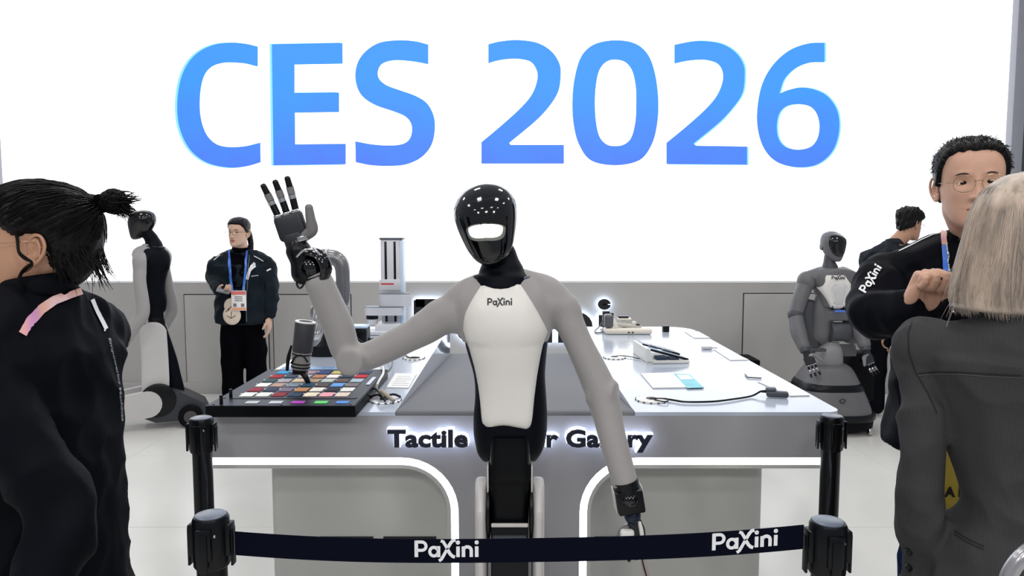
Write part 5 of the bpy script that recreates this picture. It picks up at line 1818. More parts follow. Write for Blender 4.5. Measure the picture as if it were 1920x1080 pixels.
def shoe(root, c, rotz, L=0.27, material=None, sole=None):
    R = Matrix.Rotation(rotz, 4, 'Z')
    m = M().zloft([(0.012, 0, -0.05, .043, L * .5, L * .4, 2.6), (0.035, 0, -0.05, .044, L * .49, L * .4, 2.6), (0.06, 0, -0.03, .040, L * .40, L * .36, 2.4), (0.085, 0, 0.01, .036, L * .2, L * .24, 2.2), (0.10, 0, 0.02, .034, L * .15, L * .2, 2.0)], n=28, sub=3, mtx=Matrix.Translation(c) @ R)
    s_ = lob('shoe', m, material or BLACK_MATT, root)
    lob('sole', M().zloft([(0.0, 0, -0.05, .042, L * .5, L * .41, 2.6), (0.016, 0, -0.05, .046, L * .52, L * .42, 2.6), (0.02, 0, -0.05, .044, L * .51, L * .41, 2.6)], n=28, sub=1, mtx=Matrix.Translation(c) @ R), sole or BLACK, s_)


def person(root, H=1.65, female=True, head_c=None, head_rot=(0, 0, 0), arms=None, skin=None, jacket=None, trousers=None, shirt=None,
           hem=0.80, jr=1.0, voxel=0.009, fold=0.010, hair=None, open_front=False, leg_w=1.0, shoulders=0.19, seed=0, hands=None, fine_ear=False, sleeve_r=1.0, lean=0.0, collar=True, back_yoke=0.0, hscale=1.0, shf=0.815, tw=None, jo=0.066, trap=0.0, torso=None):
    """local frame: feet on z=0, facing -y, own left hand on +x"""
    skin = skin or SKIN
    k = H / 1.65
    hc = Vector(head_c) if head_c is not None else Vector((0, -0.02, H - 0.125))
    yaw, tilt, nod = head_rot
    HR = Matrix.Rotation(yaw, 3, 'Z') @ Matrix.Rotation(tilt, 3, 'Y') @ Matrix.Rotation(nod, 3, 'X')
    hm = Matrix.Translation(hc) @ HR.to_4x4() @ Matrix.Scale(hscale, 4)
    sh_z = H * shf
    # ---- body: one skin figure under the clothes, with the head on its neck
    b = M()
    bs_ = min(1.0, jr) * .82
    b.zloft([(0.86 * k, 0, 0, .12 * bs_, .085 * bs_, .09 * bs_), (1.0 * k, 0, 0, .12 * bs_, .085 * bs_, .09 * bs_), (1.2 * k, 0, 0, .14 * bs_, .095 * bs_, .095 * bs_), (sh_z - .07, 0, .01, .11, .06, .07), (sh_z + .0, 0, .015, .055, .045, .05)], n=24, sub=3)
    nb = hm @ Vector((0, 0.018, -0.05))
    nr = 0.052 if female else 0.060
    b.tube([(0, .022, sh_z - 0.03), (0, .020, sh_z + .035), nb * 0.5 + Vector((0, .02, sh_z + .035)) * 0.5, nb], [nr * 1.0, nr * 1.02, nr, nr * 1.02], 24, sub=4)
    for sx_ in (-1, 1):
        b.tube([(sx_ * .055 * bs_, 0, .86 * k), (sx_ * .08 * bs_, 0, .48 * k), (sx_ * .088, .015, .08)], [.055 * bs_, .04, .032], 16)
    arms = arms or {}
    for side, sx_ in (('R', -1), ('L', 1)):
        e, w = [Vector(q) for q in arms[side]]
        s0_ = Vector((sx_ * (shoulders - 0.02), 0.008, sh_z - jo - .002))
        b.tube([Vector((sx_ * .05, 0.01, sh_z - .05)), s0_, e, w], [.034, .03, .025, .018], 16)
    co, fs = remesh(b, 0.012, 3)
    hv, hf = head_mesh(female)
    body = M().add(co.tolist(), fs)
    body.add(hv.tolist(), hf, hm)
    for sx_ in (-1, 1):
        ev, ef = ear(sx_, fine_ear)
        if female:
            ev = [(p[0] * 0.965, p[1], p[2]) for p in ev]
        body.add(ev, ef, hm)
    # eyelids
    hbv = BVHTree.FromPolygons([Vector(p) for p in hv.tolist()], hf)
    fx = 0.955 if female else 1.0
    eyes = []
    for sx_ in (-1, 1):
        ec = Vector((sx_ * 0.031 * fx, 0, 0.005))
        hit = hbv.ray_cast(Vector((ec.x, -0.3, ec.z)), Vector((0, 1, 0)))[0]
        ec.y = hit.y + 0.0085
        eyes.append(ec)
        for up_ in (1, -1):
            lid = M()
            v_, f_ = [], []
            na, nb_ = 16, 7
            for i in range(nb_ + 1):
                lat = (0.26 if up_ > 0 else 0.36) + (1.45 - 0.3) * i / nb_
                for j in range(na + 1):
                    lon = PI * j / na
                    r_ = 0.0127 if i == 0 else 0.0124
                    y_ = -math.sin(lon) * math.cos(lat)
                    x_ = math.cos(lon) * 1.12 * math.cos(lat * 0.75)
                    zz = math.sin(lat) * up_ * 0.85 * (0.35 + 0.65 * math.sin(lon))
                    v_.append((ec.x + x_ * r_, ec.y + y_ * r_, ec.z + zz * r_))
            for i in range(nb_):
                for j in range(na):
                    a_ = i * (na + 1) + j
                    f_.append((a_, a_ + 1, a_ + na + 2, a_ + na + 1))
            body.add(v_, f_, hm)
    bo = lob('body', (body.v, body.f), skin, root, angle=180)
    for ec in eyes:
        eo = lob('eye', M().add(*M().ell(ec, (0.0115, 0.0115, 0.0115), 20, 14).arr(), hm), EYEW, bo)
        g_ = ec + Vector((0, -0.0093, 0))
        lob('iris', M().add(*M().ell(g_, (0.0052, 0.0025, 0.0052), 18, 10).arr(), hm), IRIS, bo)
    for sx_ in (-1, 1):
        ol = cat_loop([(sx_ * (0.014 + 0.004) * fx, 0.0255), (sx_ * 0.026 * fx, 0.0305), (sx_ * 0.040 * fx, 0.0295), (sx_ * 0.047 * fx, 0.0245), (sx_ * 0.038 * fx, 0.0262), (sx_ * 0.026 * fx, 0.0262)], 4)
        pm_ = patch(hbv, ol, None, (0, 1, 0), 0.0012, 3, 0.002, 0.0003, fx=lambda u, w: (u, -0.4, w))
        lob('eyebrow', M().add(pm_.v, pm_.f, hm), BROW, bo, angle=180)
    for z0, z1, zz in ((-0.0625, -0.0535, 1), (-0.0632, -0.0725, -1)):
        ol = cat_loop([(-0.024, z0 + 0.0005), (-0.012, z1 - zz * 0.002), (-0.004, z1), (0, z1 - (0.0015 if zz > 0 else 0)), (0.004, z1), (0.012, z1 - zz * 0.002), (0.024, z0 + 0.0005), (0.012, z0), (0, z0 - 0.0003), (-0.012, z0)], 3)
        pm_ = patch(hbv, ol, None, (0, 1, 0), 0.0005, 4, 0.001, 0.0002, fx=lambda u, w: (u, -0.4, w))
        lob('lip', M().add(pm_.v, pm_.f, hm), LIP, bo, angle=180)
    # ---- jacket and sleeves in one cloth skin
    j = M()
    R_ = jr
    tz_ = [(z_, 0, 0.004, a_, b_, b_, 2.3) for z_, a_, b_ in torso] if torso else None
    j.zloft(tz_ + [(sh_z - .07 + (.07 - jo), 0, .005, shoulders - 0.012, .11, .118, 2.5), (sh_z - .012 + trap * .6, 0, .012, .12, .08, .09, 2.2), (sh_z + .03, 0, .018, .08, .06, .07, 2.0), (sh_z + .055, 0, .02, .062, .054, .06, 2.0)] if tz_ else [(hem * k - .015, 0, lean * .0, .19 * R_, .135 * R_, .13 * R_, 2.4), (hem * k, 0, 0, .195 * R_, .14 * R_, .135 * R_, 2.4), ((hem + 0.14) * k, 0, 0, .185 * R_, .13 * R_, .125 * R_, 2.3), (1.12 * k, 0, 0, .18 * R_, .125 * R_, .12 * R_, 2.3),
             (1.26 * k, 0, 0.0, .19 * R_, .13 * R_, .13 * R_, 2.4), (sh_z - .07, 0, .005, shoulders - 0.012, .11, .118, 2.5), (sh_z - .012, 0, .012, .135, .08, .09, 2.2), (sh_z + .03, 0, .018, .088, .066, .073, 2.0), (sh_z + .062, 0, .02, .066, .058, .062, 2.0)], n=48, sub=3)
    for side, sx_ in (('R', -1), ('L', 1)):
        e, w = [Vector(q) for q in arms[side]]
        s0_ = Vector((sx_ * (shoulders - 0.012), 0.008, sh_z - jo))
        q_ = sleeve_r
        j.tube([Vector((sx_ * .02, .018, sh_z + .018 + trap)), Vector((sx_ * shoulders * .5, .013, sh_z - .008 + trap)), s0_ + Vector((-sx_ * .004, 0, .004))], [(.052, .056), (.052, .066), (.058, .062)], 20, sub=4)
        d1 = (e - s0_)
        j.tube([Vector((sx_ * .07, .012, sh_z - .06)), s0_, s0_ + d1 * 0.45, e, e + (w - e) * 0.5, e + (w - e) * 0.93], [(.055, .055), (.062 * q_, .06 * q_), (.060 * q_, .060 * q_), (.056 * q_, .056 * q_), (max(.052 * q_, .042), max(.050 * q_, .042)), (max(.043 * q_, .039), max(.041 * q_, .039))], 24, sub=4)
    co, fs = remesh(j, voxel, 5)
    co = folds(co, fs, fold, (7, 7, 9), seed)
    co = folds(co, fs, fold * 0.5, (16, 16, 10), seed + 5)
    jo = lob('jacket', (co.tolist(), fs), jacket, root, angle=180)
    cm = M().add(co.tolist(), fs)
    if collar:
        cl_ = M().tube([(0.058 * 1.12 * math.cos(a), 0.02 + 0.056 * 1.1 * math.sin(a), sh_z + .052 + .012 * math.sin(a)) for a in [2 * PI * i / 20 for i in range(20)]], [(0.022, 0.009)] * 20, 12, sub=2, up=(0, 0, 1), closed=True)
        lob('collar', cl_, shirt or jacket, root)
        cm.add(cl_.v, cl_.f)
    jb, mt = world_bvh(root, cm.v, cm.f)
    # ---- trousers
    tr = M()
    tw = tw or min(1.0, jr * 0.86)
    tr.zloft([((0.74) * k, 0, 0, .15 * tw, .11 * tw, .115 * tw), (.84 * k, 0, 0, .16 * tw, .112 * tw, .118 * tw), (.93 * k, 0, 0, .145 * tw, .10 * tw, .105 * tw), (.97 * k, 0, 0, .13 * tw, .09 * tw, .09 * tw)], n=36, sub=2)
    for sx_ in (-1, 1):
        tr.tube([(sx_ * .075 * tw, 0, .86 * k), (sx_ * .086 * tw, -.005, .66 * k), (sx_ * .092, 0, .45 * k), (sx_ * .095, .012, .24 * k), (sx_ * .098, .015, .075)], [.085 * tw, .086 * leg_w * tw, .075 * leg_w, .072 * leg_w, .07 * leg_w], 22, sub=4)
    co2, fs2 = remesh(tr, 0.011, 4)
    co2 = folds(co2, fs2, fold * 0.9, (8, 8, 5), seed + 9)
    lob('trousers', (co2.tolist(), fs2), trousers, root, angle=180)
    return dict(bvh=jb, mt=mt, hm=hm, hbv=hbv, body=bo, jacket=jo, sh_z=sh_z, jac=(co, fs))


def glasses(P_, material, r=0.021, rz=0.018, thick=0.0009, parent=None, half=None):
    """round frames resting on the nose, with temples over the ears"""
    hm, hbv = P_['hm'], P_['hbv']
    g = M()
    yf = -0.099
    rims = []
    for sx_ in (-1, 1):
        c_ = Vector((sx_ * 0.031, yf, 0.002))
        loop = [c_ + Vector((r * math.copysign(abs(math.cos(a)) ** 0.85, math.cos(a)), 0.004 * abs(math.cos(a)) * (1 if math.cos(a) * sx_ > 0 else 0), rz * math.copysign(abs(math.sin(a)) ** 0.85, math.sin(a)))) for a in [2 * PI * i / 28 for i in range(28)]]
        rims.append(loop)
    fr = lob('glasses', M().add(*M().tube(rims[0], thick, 8, sub=2, closed=True).tube(rims[1], thick, 8, sub=2, closed=True).tube([(-0.0105, yf, 0.006), (0, yf - 0.003, 0.009), (0.0105, yf, 0.006)], thick, 8).arr(), hm), material, P_['body'])
    for sx_ in (-1, 1):
        g2 = M().tube([(sx_ * 0.0515, yf + .003, 0.006), (sx_ * 0.066, yf + .012, 0.007), (sx_ * 0.0765, -0.03, 0.010), (sx_ * 0.079, 0.012, 0.014), (sx_ * 0.080, 0.035, 0.0), (sx_ * 0.076, 0.045, -0.015)], thick, 8)
        lob('temple', M().add(*g2.arr(), hm), material, P_['body'])
    return fr


def lanyard_mat(name, cols):
    m = bpy.data.materials.new(name)
    m.use_nodes = True
    nt = m.node_tree
    n, l = nt.nodes, nt.links
    b = n['Principled BSDF']
    b.inputs['Roughness'].default_value = 0.5
    tc = n.new('ShaderNodeTexCoord')
    nz = n.new('ShaderNodeTexNoise')
    nz.inputs['Scale'].default_value = 11
    nz.inputs['Detail'].default_value = 1
    l.new(tc.outputs['Object'], nz.inputs['Vector'])
    cr = n.new('ShaderNodeValToRGB')
    e = cr.color_ramp.elements
    while len(e) < len(cols):
        e.new(0.5)
    for i, c_ in enumerate(cols):
        e[i].position = 0.3 + 0.4 * i / (len(cols) - 1)
        e[i].color = (*c_, 1)
    l.new(nz.outputs['Fac'], cr.inputs[0])
    l.new(cr.outputs[0], b.inputs['Base Color'])
    return m


LAN_B = lanyard_mat('lanyard_blue', [srgb(40, 84, 190), srgb(60, 120, 215), srgb(110, 150, 230)])
LAN_P = lanyard_mat('lanyard_pink', [srgb(120, 130, 205), srgb(232, 196, 200), srgb(222, 168, 150), srgb(190, 130, 190)])

# ---------------------------------------------------------------- woman with badge, far left of the counter
w0 = at(456, 600, 5.75)
WA = math.radians(10)
wf = empty('woman_with_badge', (w0.x, 5.75, 0), WA, label='woman in an open black jacket with glasses, lanyard badge and phone by the grey wall', cat='person')
Hw = at(450, 408, 5.75).z


def lw(px, py, Y):
    return loc_of(wf, at(px, py, Y))


hcw = lw(447, 437, 5.72)
P1 = person(wf, H=Hw - 0.01, female=True, head_c=(hcw.x, hcw.y, hcw.z), head_rot=(math.radians(-22), 0, 0),
            arms={'R': (lw(400, 520, 5.72), lw(412, 545, 5.55)), 'L': (lw(509, 545, 5.74), lw(506, 592, 5.72))},
            skin=SKIN_P, jacket=mat('cloth_deep_teal', srgb(17, 27, 36), 0.65, var=0.15, vscale=6, bump=0.12, bscale=350, spec=0.15), trousers=CLOTH_K2, shirt=CLOTH_K2, hem=0.80, jr=1.12, fold=0.012, leg_w=1.15, shoulders=0.2, seed=3, sleeve_r=1.1, hscale=0.97)
hair_v, hair_f = hair_cap([(0, .074), (35, .066), (60, .045), (78, .012), (88, .004), (100, -.0), (120, -.03), (180, -.07)], .014, .010, 2, .003, True)
hw = lob('hair', M().add(hair_v.tolist(), hair_f, P1['hm']), HAIR_D, P1['body'], angle=180)
lob('ponytail', M().add(*M().tube([(0.0, .105, .03), (0.01, .13, .0), (0.03, .125, -.07), (0.045, .11, -.14), (0.05, .10, -.19)], [.022, .026, .024, .018, .008], 16).arr(), P1['hm']), HAIR_D, P1['body'])
glasses(P1, WIRE_D, 0.0225, 0.019, 0.0014)
human_hand(wf, lw(413, 545, 5.54), lw(428, 549, 5.46) - lw(412, 545, 5.55), (0.1, 0.3, 1), True, 0.85, (0.5, 0.6, 0.4), 0.03, 0.5, 0.004, SKIN_P)
human_hand(wf, lw(505, 597, 5.71), (0.0, -0.05, -1), (-1, 0.2, 0), False, 0.85, (0.3, 0.35, 0.3), 0.03, 0.2, 0.004, SKIN_P)
ph = at(419, 546, 5.44)
tagit(ob('phone', M().box(ph, (0.10, 0.05, 0.009), 0.004, 2, rot=Matrix.Rotation(math.radians(14), 3, 'Y') @ Matrix.Rotation(math.radians(25), 3, 'X')), mat('phone_silver', srgb(110, 112, 118), 0.25, 0.4)), 'silver phone held in the hand of the woman with the badge', 'phone')
# black knit under the open jacket
wpart('knit_top', laid_stroke(P1['bvh'], [(448, 470), (446, 500), (444, 540), (444, 580), (446, 607)], 30, 0.004, 6, 0.004), CLOTH_K2, wf)
wpart('zip_edge', laid_stroke(P1['bvh'], [(468, 478), (464, 520), (462, 570), (463, 620)], .9, 0.007), mat('zip_grey', srgb(120, 124, 130), .4), wf)
wpart('shoulder_piping', laid_stroke(P1['bvh'], [(401, 488), (413, 478)], 1.2, 0.003), WHITE_PRINT, wf)
wpart('shoulder_piping', laid_stroke(P1['bvh'], [(476, 480), (484, 484), (494, 490)], 1.2, 0.003), WHITE_PRINT, wf)
wpart('sleeve_mark', laid_stroke(P1['bvh'], [(500, 508), (508, 504)], 2.6, 0.003), WHITE_PRINT, wf)
wpart('jacket_emblem', laid_stroke(P1['bvh'], [(463, 524), (467, 509), (474, 498), (478, 494)], 5.5, 0.005), WHITE_PRINT, wf)
wpart('jacket_emblem', laid_stroke(P1['bvh'], [(472, 505), (479, 499)], 2.5, 0.006), WHITE_PRINT, wf)
wpart('chest_print', laid_stroke(P1['bvh'], [(471, 518), (484, 516)], 2.2, 0.004), mat('grey_print_cloth', srgb(150, 155, 165), 0.6), wf)
ly = empty('badge_lanyard', at(446, 560, 5.5), label='blue lanyard with a printed pass hanging on the woman by the grey wall', cat='lanyard')
for pts in ([(430, 470), (431, 500), (434, 530), (437, 546)], [(463, 470), (461, 500), (458, 530), (457, 546)]):
    wpart('strap', laid_stroke(P1['bvh'], pts, 4.2, 0.010, 5, 0.002), LAN_B, ly)
bp = cam_hit(P1['bvh'], 447, 565, 0.075)
bd = ob('pass', M().box(bp, (0.115, 0.004, 0.155), 0.002), CARD, ly)
ob('pass_band', M().box(bp + Vector((0, -0.003, 0.06)), (0.11, 0.002, 0.028)), mat('pink_band', srgb(214, 120, 120), 0.5), ly, smooth=False)
ob('pass_band', M().box(bp + Vector((0, -0.003, -0.064)), (0.11, 0.002, 0.02)), mat('peach_band', srgb(236, 170, 140), 0.5), ly, smooth=False)
for q_ in (0.03, 0.015, -0.0):
    ob('pass_print', M().box(bp + Vector((0, -0.003, q_)), (0.06, 0.002, 0.006)), GREY_PRINT, ly, smooth=False)
for q_ in (-0.03, 0.03):
    ob('pass_print', M().box(bp + Vector((q_, -0.003, -0.035)), (0.025, 0.002, 0.025)), GREY_PRINT, ly, smooth=False)
pp = cam_hit(P1['bvh'], 437, 583, 0.03)
pc = empty('patterned_pouch', pp, label='cream pouch with black line pattern hanging below the badge', cat='bag')
ob('pouch', M().ell(pp + Vector((0, 0, -0.03)), (0.07, 0.022, 0.075), 28, 16).ell(pp + Vector((-0.004, 0, 0.045)), (0.055, 0.02, 0.06), 28, 16), mat('pouch_cream', srgb(222, 208, 190), 0.6, var=0.08), pc)
for (x0, z0, x1, z1) in ((-.03, -.03, .0, -.05), (0, -.05, .035, -.03), (0, -.05, .005, 0), (-.02, .02, .02, .05), (.02, .05, .01, .08), (-.04, .0, -.01, .02)):
    ob('pouch_line', M().tube([pp + Vector((x0, -.0215, z0 + .0)), pp + Vector((x1, -.0215, z1 + .0))], 0.0025, 6, sub=1), PRINT, pc)
shoe(wf, (-.1, -.02, 0), 0.1)
shoe(wf, (.1, -.02, 0), -0.1)

# ---------------------------------------------------------------- man in black behind the service robot, back turned
m0 = at(1672, 600, 5.7)
mb = empty('man_in_background', (m0.x, 5.7, 0), math.radians(150), label='man in dark jacket seen from behind near the right end of the screen', cat='person')
Hm = at(1700, 394, 5.7).z


def lm(px, py, Y):
    return loc_of(mb, at(px, py, Y))


P2_ = person(mb, H=Hm, female=False, head_c=lm(1706, 422, 5.66), head_rot=(math.radians(-38), 0, math.radians(8)), arms={'R': (lm(1716, 520, 5.6), lm(1710, 580, 5.5)), 'L': (lm(1645, 560, 5.75), lm(1655, 620, 5.7))},
             skin=SKIN_L, jacket=mat('cloth_charcoal', srgb(30, 36, 44), 0.75, var=0.1, bump=0.1, spec=0.25), trousers=CLOTH_K, hem=.8, jr=1.12, fold=.014, seed=11, sleeve_r=1.12, shoulders=.2)
hv_, hf_ = hair_cap([(0, .06), (50, .055), (70, .02), (85, .02), (105, .0), (125, -.03), (180, -.055)], .026, .012, 5, .012, False)
lob('hair', M().add(hv_.tolist(), hf_, P2_['hm']), HAIR_D, P2_['body'], angle=180)
human_hand(mb, lm(1655, 624, 5.7), (0, 0, -1), (-1, 0, 0), False, .9, (.4, .4, .3), .03, .3, .004, SKIN_L)
human_hand(mb, lm(1710, 584, 5.5), (0, -.4, -1), (1, 0, 0), True, .9, (.4, .4, .3), .03, .3, .004, SKIN_L)
glasses(P2_, WIRE_D, .02, .016, .0012)
shoe(mb, (-.1, -.02, 0), 0.1, sole=WHITE_PL)
shoe(mb, (.1, -.02, 0), -0.1, sole=WHITE_PL)

# ---------------------------------------------------------------- man with glasses, gesturing, right
YM = 1.78
m0 = at(1838, 600, YM)
mg = empty('man_with_glasses', (m0.x, YM, 0), math.radians(-20), label='man in black printed jacket with wire glasses and clenched fist behind the blonde woman', cat='person')
Hm = at(1820, 270, YM).z - 0.012


def lg(px, py, Y):
    return loc_of(mg, at(px, py, Y))


el, wr_ = lg(1638, 588, 1.74), lg(1706, 581, 1.61)
P3 = person(mg, H=Hm, female=False, head_c=lg(1821, 349, YM - 0.03), head_rot=(math.radians(-3), math.radians(-2), 0), arms={'R': (el, wr_), 'L': (lg(2000, 600, 1.75), lg(1930, 640, 1.6))},
            skin=SKIN, jacket=CLOTH_K, trousers=JEANS, shirt=CLOTH_K2, hem=.94, jr=1.05, fold=.010, seed=21, voxel=.007, sleeve_r=1.12, shoulders=.225, hscale=.93, fine_ear=True, shf=.847)
hv_, hf_ = hair_cap([(0, .086), (30, .084), (46, .074), (58, .046), (70, .010), (82, .0), (92, .026), (108, .02), (122, -.03), (180, -.06)], .011, .011, 8, .003, False, soft=.005)
hr = lob('hair', M().add(hv_.tolist(), hf_, P3['hm']), HAIR_D, P3['body'], angle=180)
# short forward-combed strands
hb = BVHTree.FromPolygons([Vector(p_) for p_ in hv_.tolist()], hf_)
sm_ = M()
for i in range(900):
    a = rng.uniform(-PI, PI)
    e_ = rng.uniform(0.25, 1.4)
    d = Vector((math.cos(e_) * math.sin(a), -math.cos(e_) * math.cos(a), math.sin(e_)))
    c_ = Vector((0, .008, .02))
    h_, n_, _, _ = hb.ray_cast(c_ + d * 0.3, -d)
    if h_ is None:
        continue
    s_h = hbv_ok = P3['hbv'].ray_cast(c_ + d * 0.3, -d)[0]
    if (h_ - c_).length - (s_h - c_).length < 0.005:
        continue
    t_ = Vector((0, -1, -0.35))
    t_ = (t_ - n_ * t_.dot(n_)).normalized()
    L_s = rng.uniform(.012, .022)
    j_ = Vector(rng.normal(0, .002, 3))
    sm_.tube([h_ - n_ * .001, h_ + t_ * L_s * .5 + n_ * .0022 + j_, h_ + t_ * L_s + n_ * .0008 + j_ * 1.5], [.0009, .0008, .0002], 3, sub=1, cap=False)
lob('hair_strands', M().add(sm_.v, sm_.f, P3['hm']), HAIR_D, P3['body'], kind='stuff')
glasses(P3, WIRE, .0235, .0205, .0007)
human_hand(mg, lg(1715, 575, 1.60), (.28, -.25, .92), (.42, -.9, -.15), True, 0.88, (1.25, 1.6, 1.1), .0, .34, .0018, SKIN, label='clenched right fist', stub=.006)
human_hand(mg, lg(1926, 642, 1.59), (-.7, -.5, .2), (.2, .5, -.8), False, 1.0, (.8, .9, .6), .02, .4, .004, SKIN)
B3 = P3['bvh']
wpart('shoulder_piping', laid_stroke(B3, [(1686, 472), (1705, 463), (1728, 451), (1750, 441), (1764, 438)], 1.5, .003), WHITE_PRINT, mg)
# sleeve lettering: the same logo, running up the sleeve
sl_h = math.hypot(1651 - 1621, 502 - 550) / PAX_W
dx_, dy_ = (1651 - 1621) / math.hypot(30, 48), (502 - 550) / math.hypot(30, 48)


def sleeve_fr(u, v, d):
    px_, py_ = 1624 + dx_ * u + dy_ * v, 552 + dy_ * u - dx_ * v
    h_ = cam_hit(B3, px_, py_, .003 + d)
    return h_ if h_ is not None else cam_hit(B3, px_ + 10, py_, .003 + d) or Vector((1, 1.7, 1.3))


wpart('sleeve_logo', logo(M(), sleeve_fr, sl_h, 0, .001, 1.2), WHITE_PRINT, mg, smooth=False)
lg_ = empty('blue_lanyard', at(1780, 500, 1.62), label='blue and pink lanyard with small white writing on the man with glasses', cat='lanyard')
wpart('strap', laid_stroke(B3, [(1776, 424), (1771, 440), (1770, 460)], 10, .007, 5, .002), LAN_P, lg_)
wpart('strap', laid_stroke(B3, [(1770, 460), (1773, 500), (1779, 540), (1786, 574)], 10.5, .007, 5, .002), LAN_B, lg_)
v, f = text_mesh('Sony Honda Mobility', 1.0, 0.015)
tw = max(p_[0] for p_ in v)
v2 = []
for p_ in v:
    t_ = p_[0] / tw
    px_, py_ = 1780 + (1773.5 - 1780) * t_ + p_[1] * -2.6 * 0 , 512 + (456 - 512) * t_
    q_ = cam_hit(B3, px_ + 1.0 - p_[1] * 4.2, py_, .0095)
    v2.append(q_ if q_ is not None else Vector((1, 1.6, 1.4)))
wpart('strap_lettering', M().add(v2, f), WHITE_PRINT, lg_, smooth=False)
hk = cam_hit(B3, 1787, 577, .012)
ob('strap_hook', M().tube([hk + Vector((0, 0, .006)), hk + Vector((.006, 0, 0)), hk + Vector((0, 0, -.012)), hk + Vector((-.006, 0, 0))], .0015, 8, closed=True), CHROME, lg_)
shoe(mg, (-.1, -.02, 0), 0.1, .29)
shoe(mg, (.1, -.02, 0), -0.1, .29)

# ---------------------------------------------------------------- blonde woman, back to the camera, right edge
YB = 1.32
b0 = at(1918, 600, YB)
bl = empty('blonde_woman', (b0.x, YB, 0), math.radians(149), label='woman with blonde bob in a pinstriped charcoal blazer, back to the camera', cat='person')
Hb = at(1918, 318, YB).z - .008


def lb_(px, py, Y):
    return loc_of(bl, at(px, py, Y))


BLAZ = mat('blazer_charcoal', srgb(62, 62, 64), 0.85, var=0.12, vscale=6, bump=0.15, bscale=400, spec=0.15)
nt = BLAZ.node_tree
n_, l_ = nt.nodes, nt.links
bs = n_['Principled BSDF']
src = bs.inputs['Base Color'].links[0].from_socket
tc_ = n_.new('ShaderNodeTexCoord')
wv = n_.new('ShaderNodeTexWave')
wv.wave_type = 'BANDS'
wv.bands_direction = 'X'
wv.inputs['Scale'].default_value = 95
wv.inputs['Distortion'].default_value = 0.6
wv.inputs['Detail'].default_value = 2
wv.inputs['Detail Scale'].default_value = 6
l_.new(tc_.outputs['Object'], wv.inputs['Vector'])
mr_ = n_.new('ShaderNodeMapRange')
mr_.inputs['To Min'].default_value = 0.8
mr_.inputs['To Max'].default_value = 1.12
l_.new(wv.outputs['Fac'], mr_.inputs['Value'])
mx_ = n_.new('ShaderNodeMix')
mx_.data_type = 'RGBA'
mx_.blend_type = 'MULTIPLY'
mx_.inputs['Factor'].default_value = 1
l_.new(src, mx_.inputs['A'])
l_.new(mr_.outputs[0], mx_.inputs['B'])
l_.new(mx_.outputs['Result'], bs.inputs['Base Color'])
# seen from behind: her left arm is at the left of the picture (local +x)
P4 = person(bl, H=Hb, female=True, head_c=lb_(1924, 453, YB + .02), head_rot=(0, 0, 0),
            arms={'L': (lb_(1731, 860, YB + .02), lb_(1722, 1165, YB + .08)), 'R': (lb_(2100, 860, YB), lb_(2090, 1080, YB + .1))},
            skin=SKIN_P, jacket=BLAZ, trousers=CLOTH_K, hem=.62, jr=.74, fold=.012, seed=33, voxel=.006, sleeve_r=.72, shoulders=.172, hscale=.94, collar=False, shf=.812, jo=.036, trap=-.022, torso=[(.60, .17, .12), (.76, .168, .12), (.86, .152, .105), (.95, .098, .085), (1.02, .092, .08), (1.10, .112, .09), (1.18, .135, .10)])
BOB = [(.136, 0, .012, .008, .008, .008), (.128, 0, .012, .045, .045, .045), (.10, 0, .012, .078, .08, .085), (.06, 0, .010, .095, .09, .108), (.01, 0, .010, .105, .085, .118), (-.05, 0, .012, .117, .075, .123), (-.09, 0, .015, .123, .07, .122), (-.12, 0, .018, .124, .06, .118), (-.133, 0, .02, .118, .05, .108), (-.137, 0, .02, .09, .03, .08)]
hmb = P4['hm']
bob = M().zloft([r_ + (2.1,) for r_ in BOB], n=64, sub=4)
lob('hair', M().add(bob.v, bob.f, hmb), HAIR_B, P4['body'], angle=180)
zr = [r_[0] for r_ in BOB][::-1]


def bobr(z, w):
    q = [np.interp(z, zr, [r_[i_] for r_ in BOB][::-1]) for i_ in (2, 3, 4, 5)]
    return q


st = M()
for i in range(2600):
    w = rng.uniform(-PI, PI)
    z1 = -.139 + .005 * math.sin(w * 9) + rng.normal(0, .0035) if rng.random() < .8 else rng.uniform(-.12, -.02)
    z0_ = .1355 if rng.random() < .7 else rng.uniform(.02, .13)
    lift = rng.uniform(-.0015, .003)
    dw = rng.normal(0, .05)
    ph_ = rng.uniform(0, 6)
    pts = []
    K = 12
    for k_ in range(K):
        t_ = k_ / (K - 1)
        z = z0_ + (z1 - z0_) * t_
        cy_, rx_, rf_, rb_ = bobr(min(max(z, -.134), .135), w)
        ww = w + dw * t_ * t_ + .03 * math.sin(ph_ + 5 * t_)
        y = math.sin(ww)
        tip = 1.0 + (.02 if k_ == K - 1 else 0)
        pts.append(((rx_ + lift) * math.cos(ww) * tip, cy_ + y * ((rb_ if y > 0 else rf_) + lift) * tip, z))
    r0_ = rng.uniform(.0006, .0013)
    st.tube(pts, [r0_] * (K - 2) + [r0_ * .7, r0_ * .2], 3, sub=1, cap=False)
lob('hair_strands', M().add(st.v, st.f, hmb), HAIR_B, P4['body'], kind='stuff', angle=180)
fly = M()
for i in range(60):
    w = rng.uniform(.2, PI - .2) if i % 2 else rng.uniform(-.3, .5)
    z = rng.uniform(-.13, .12)
    cy_, rx_, rf_, rb_ = bobr(z, w)
    p0 = Vector((rx_ * math.cos(w), cy_ + rb_ * math.sin(w), z))
    o_ = Vector((math.cos(w), math.sin(w) * .6, 0)) * rng.uniform(.006, .02)
    fly.tube([p0, p0 + o_ * .6 + Vector((0, 0, -.02)), p0 + o_ + Vector(rng.normal(0, .004, 3)) + Vector((0, 0, -.05))], [.0005, .0004, .0002], 3, sub=2, cap=False)
lob('flyaway_hair', M().add(fly.v, fly.f, hmb), HAIR_B, P4['body'], kind='stuff')
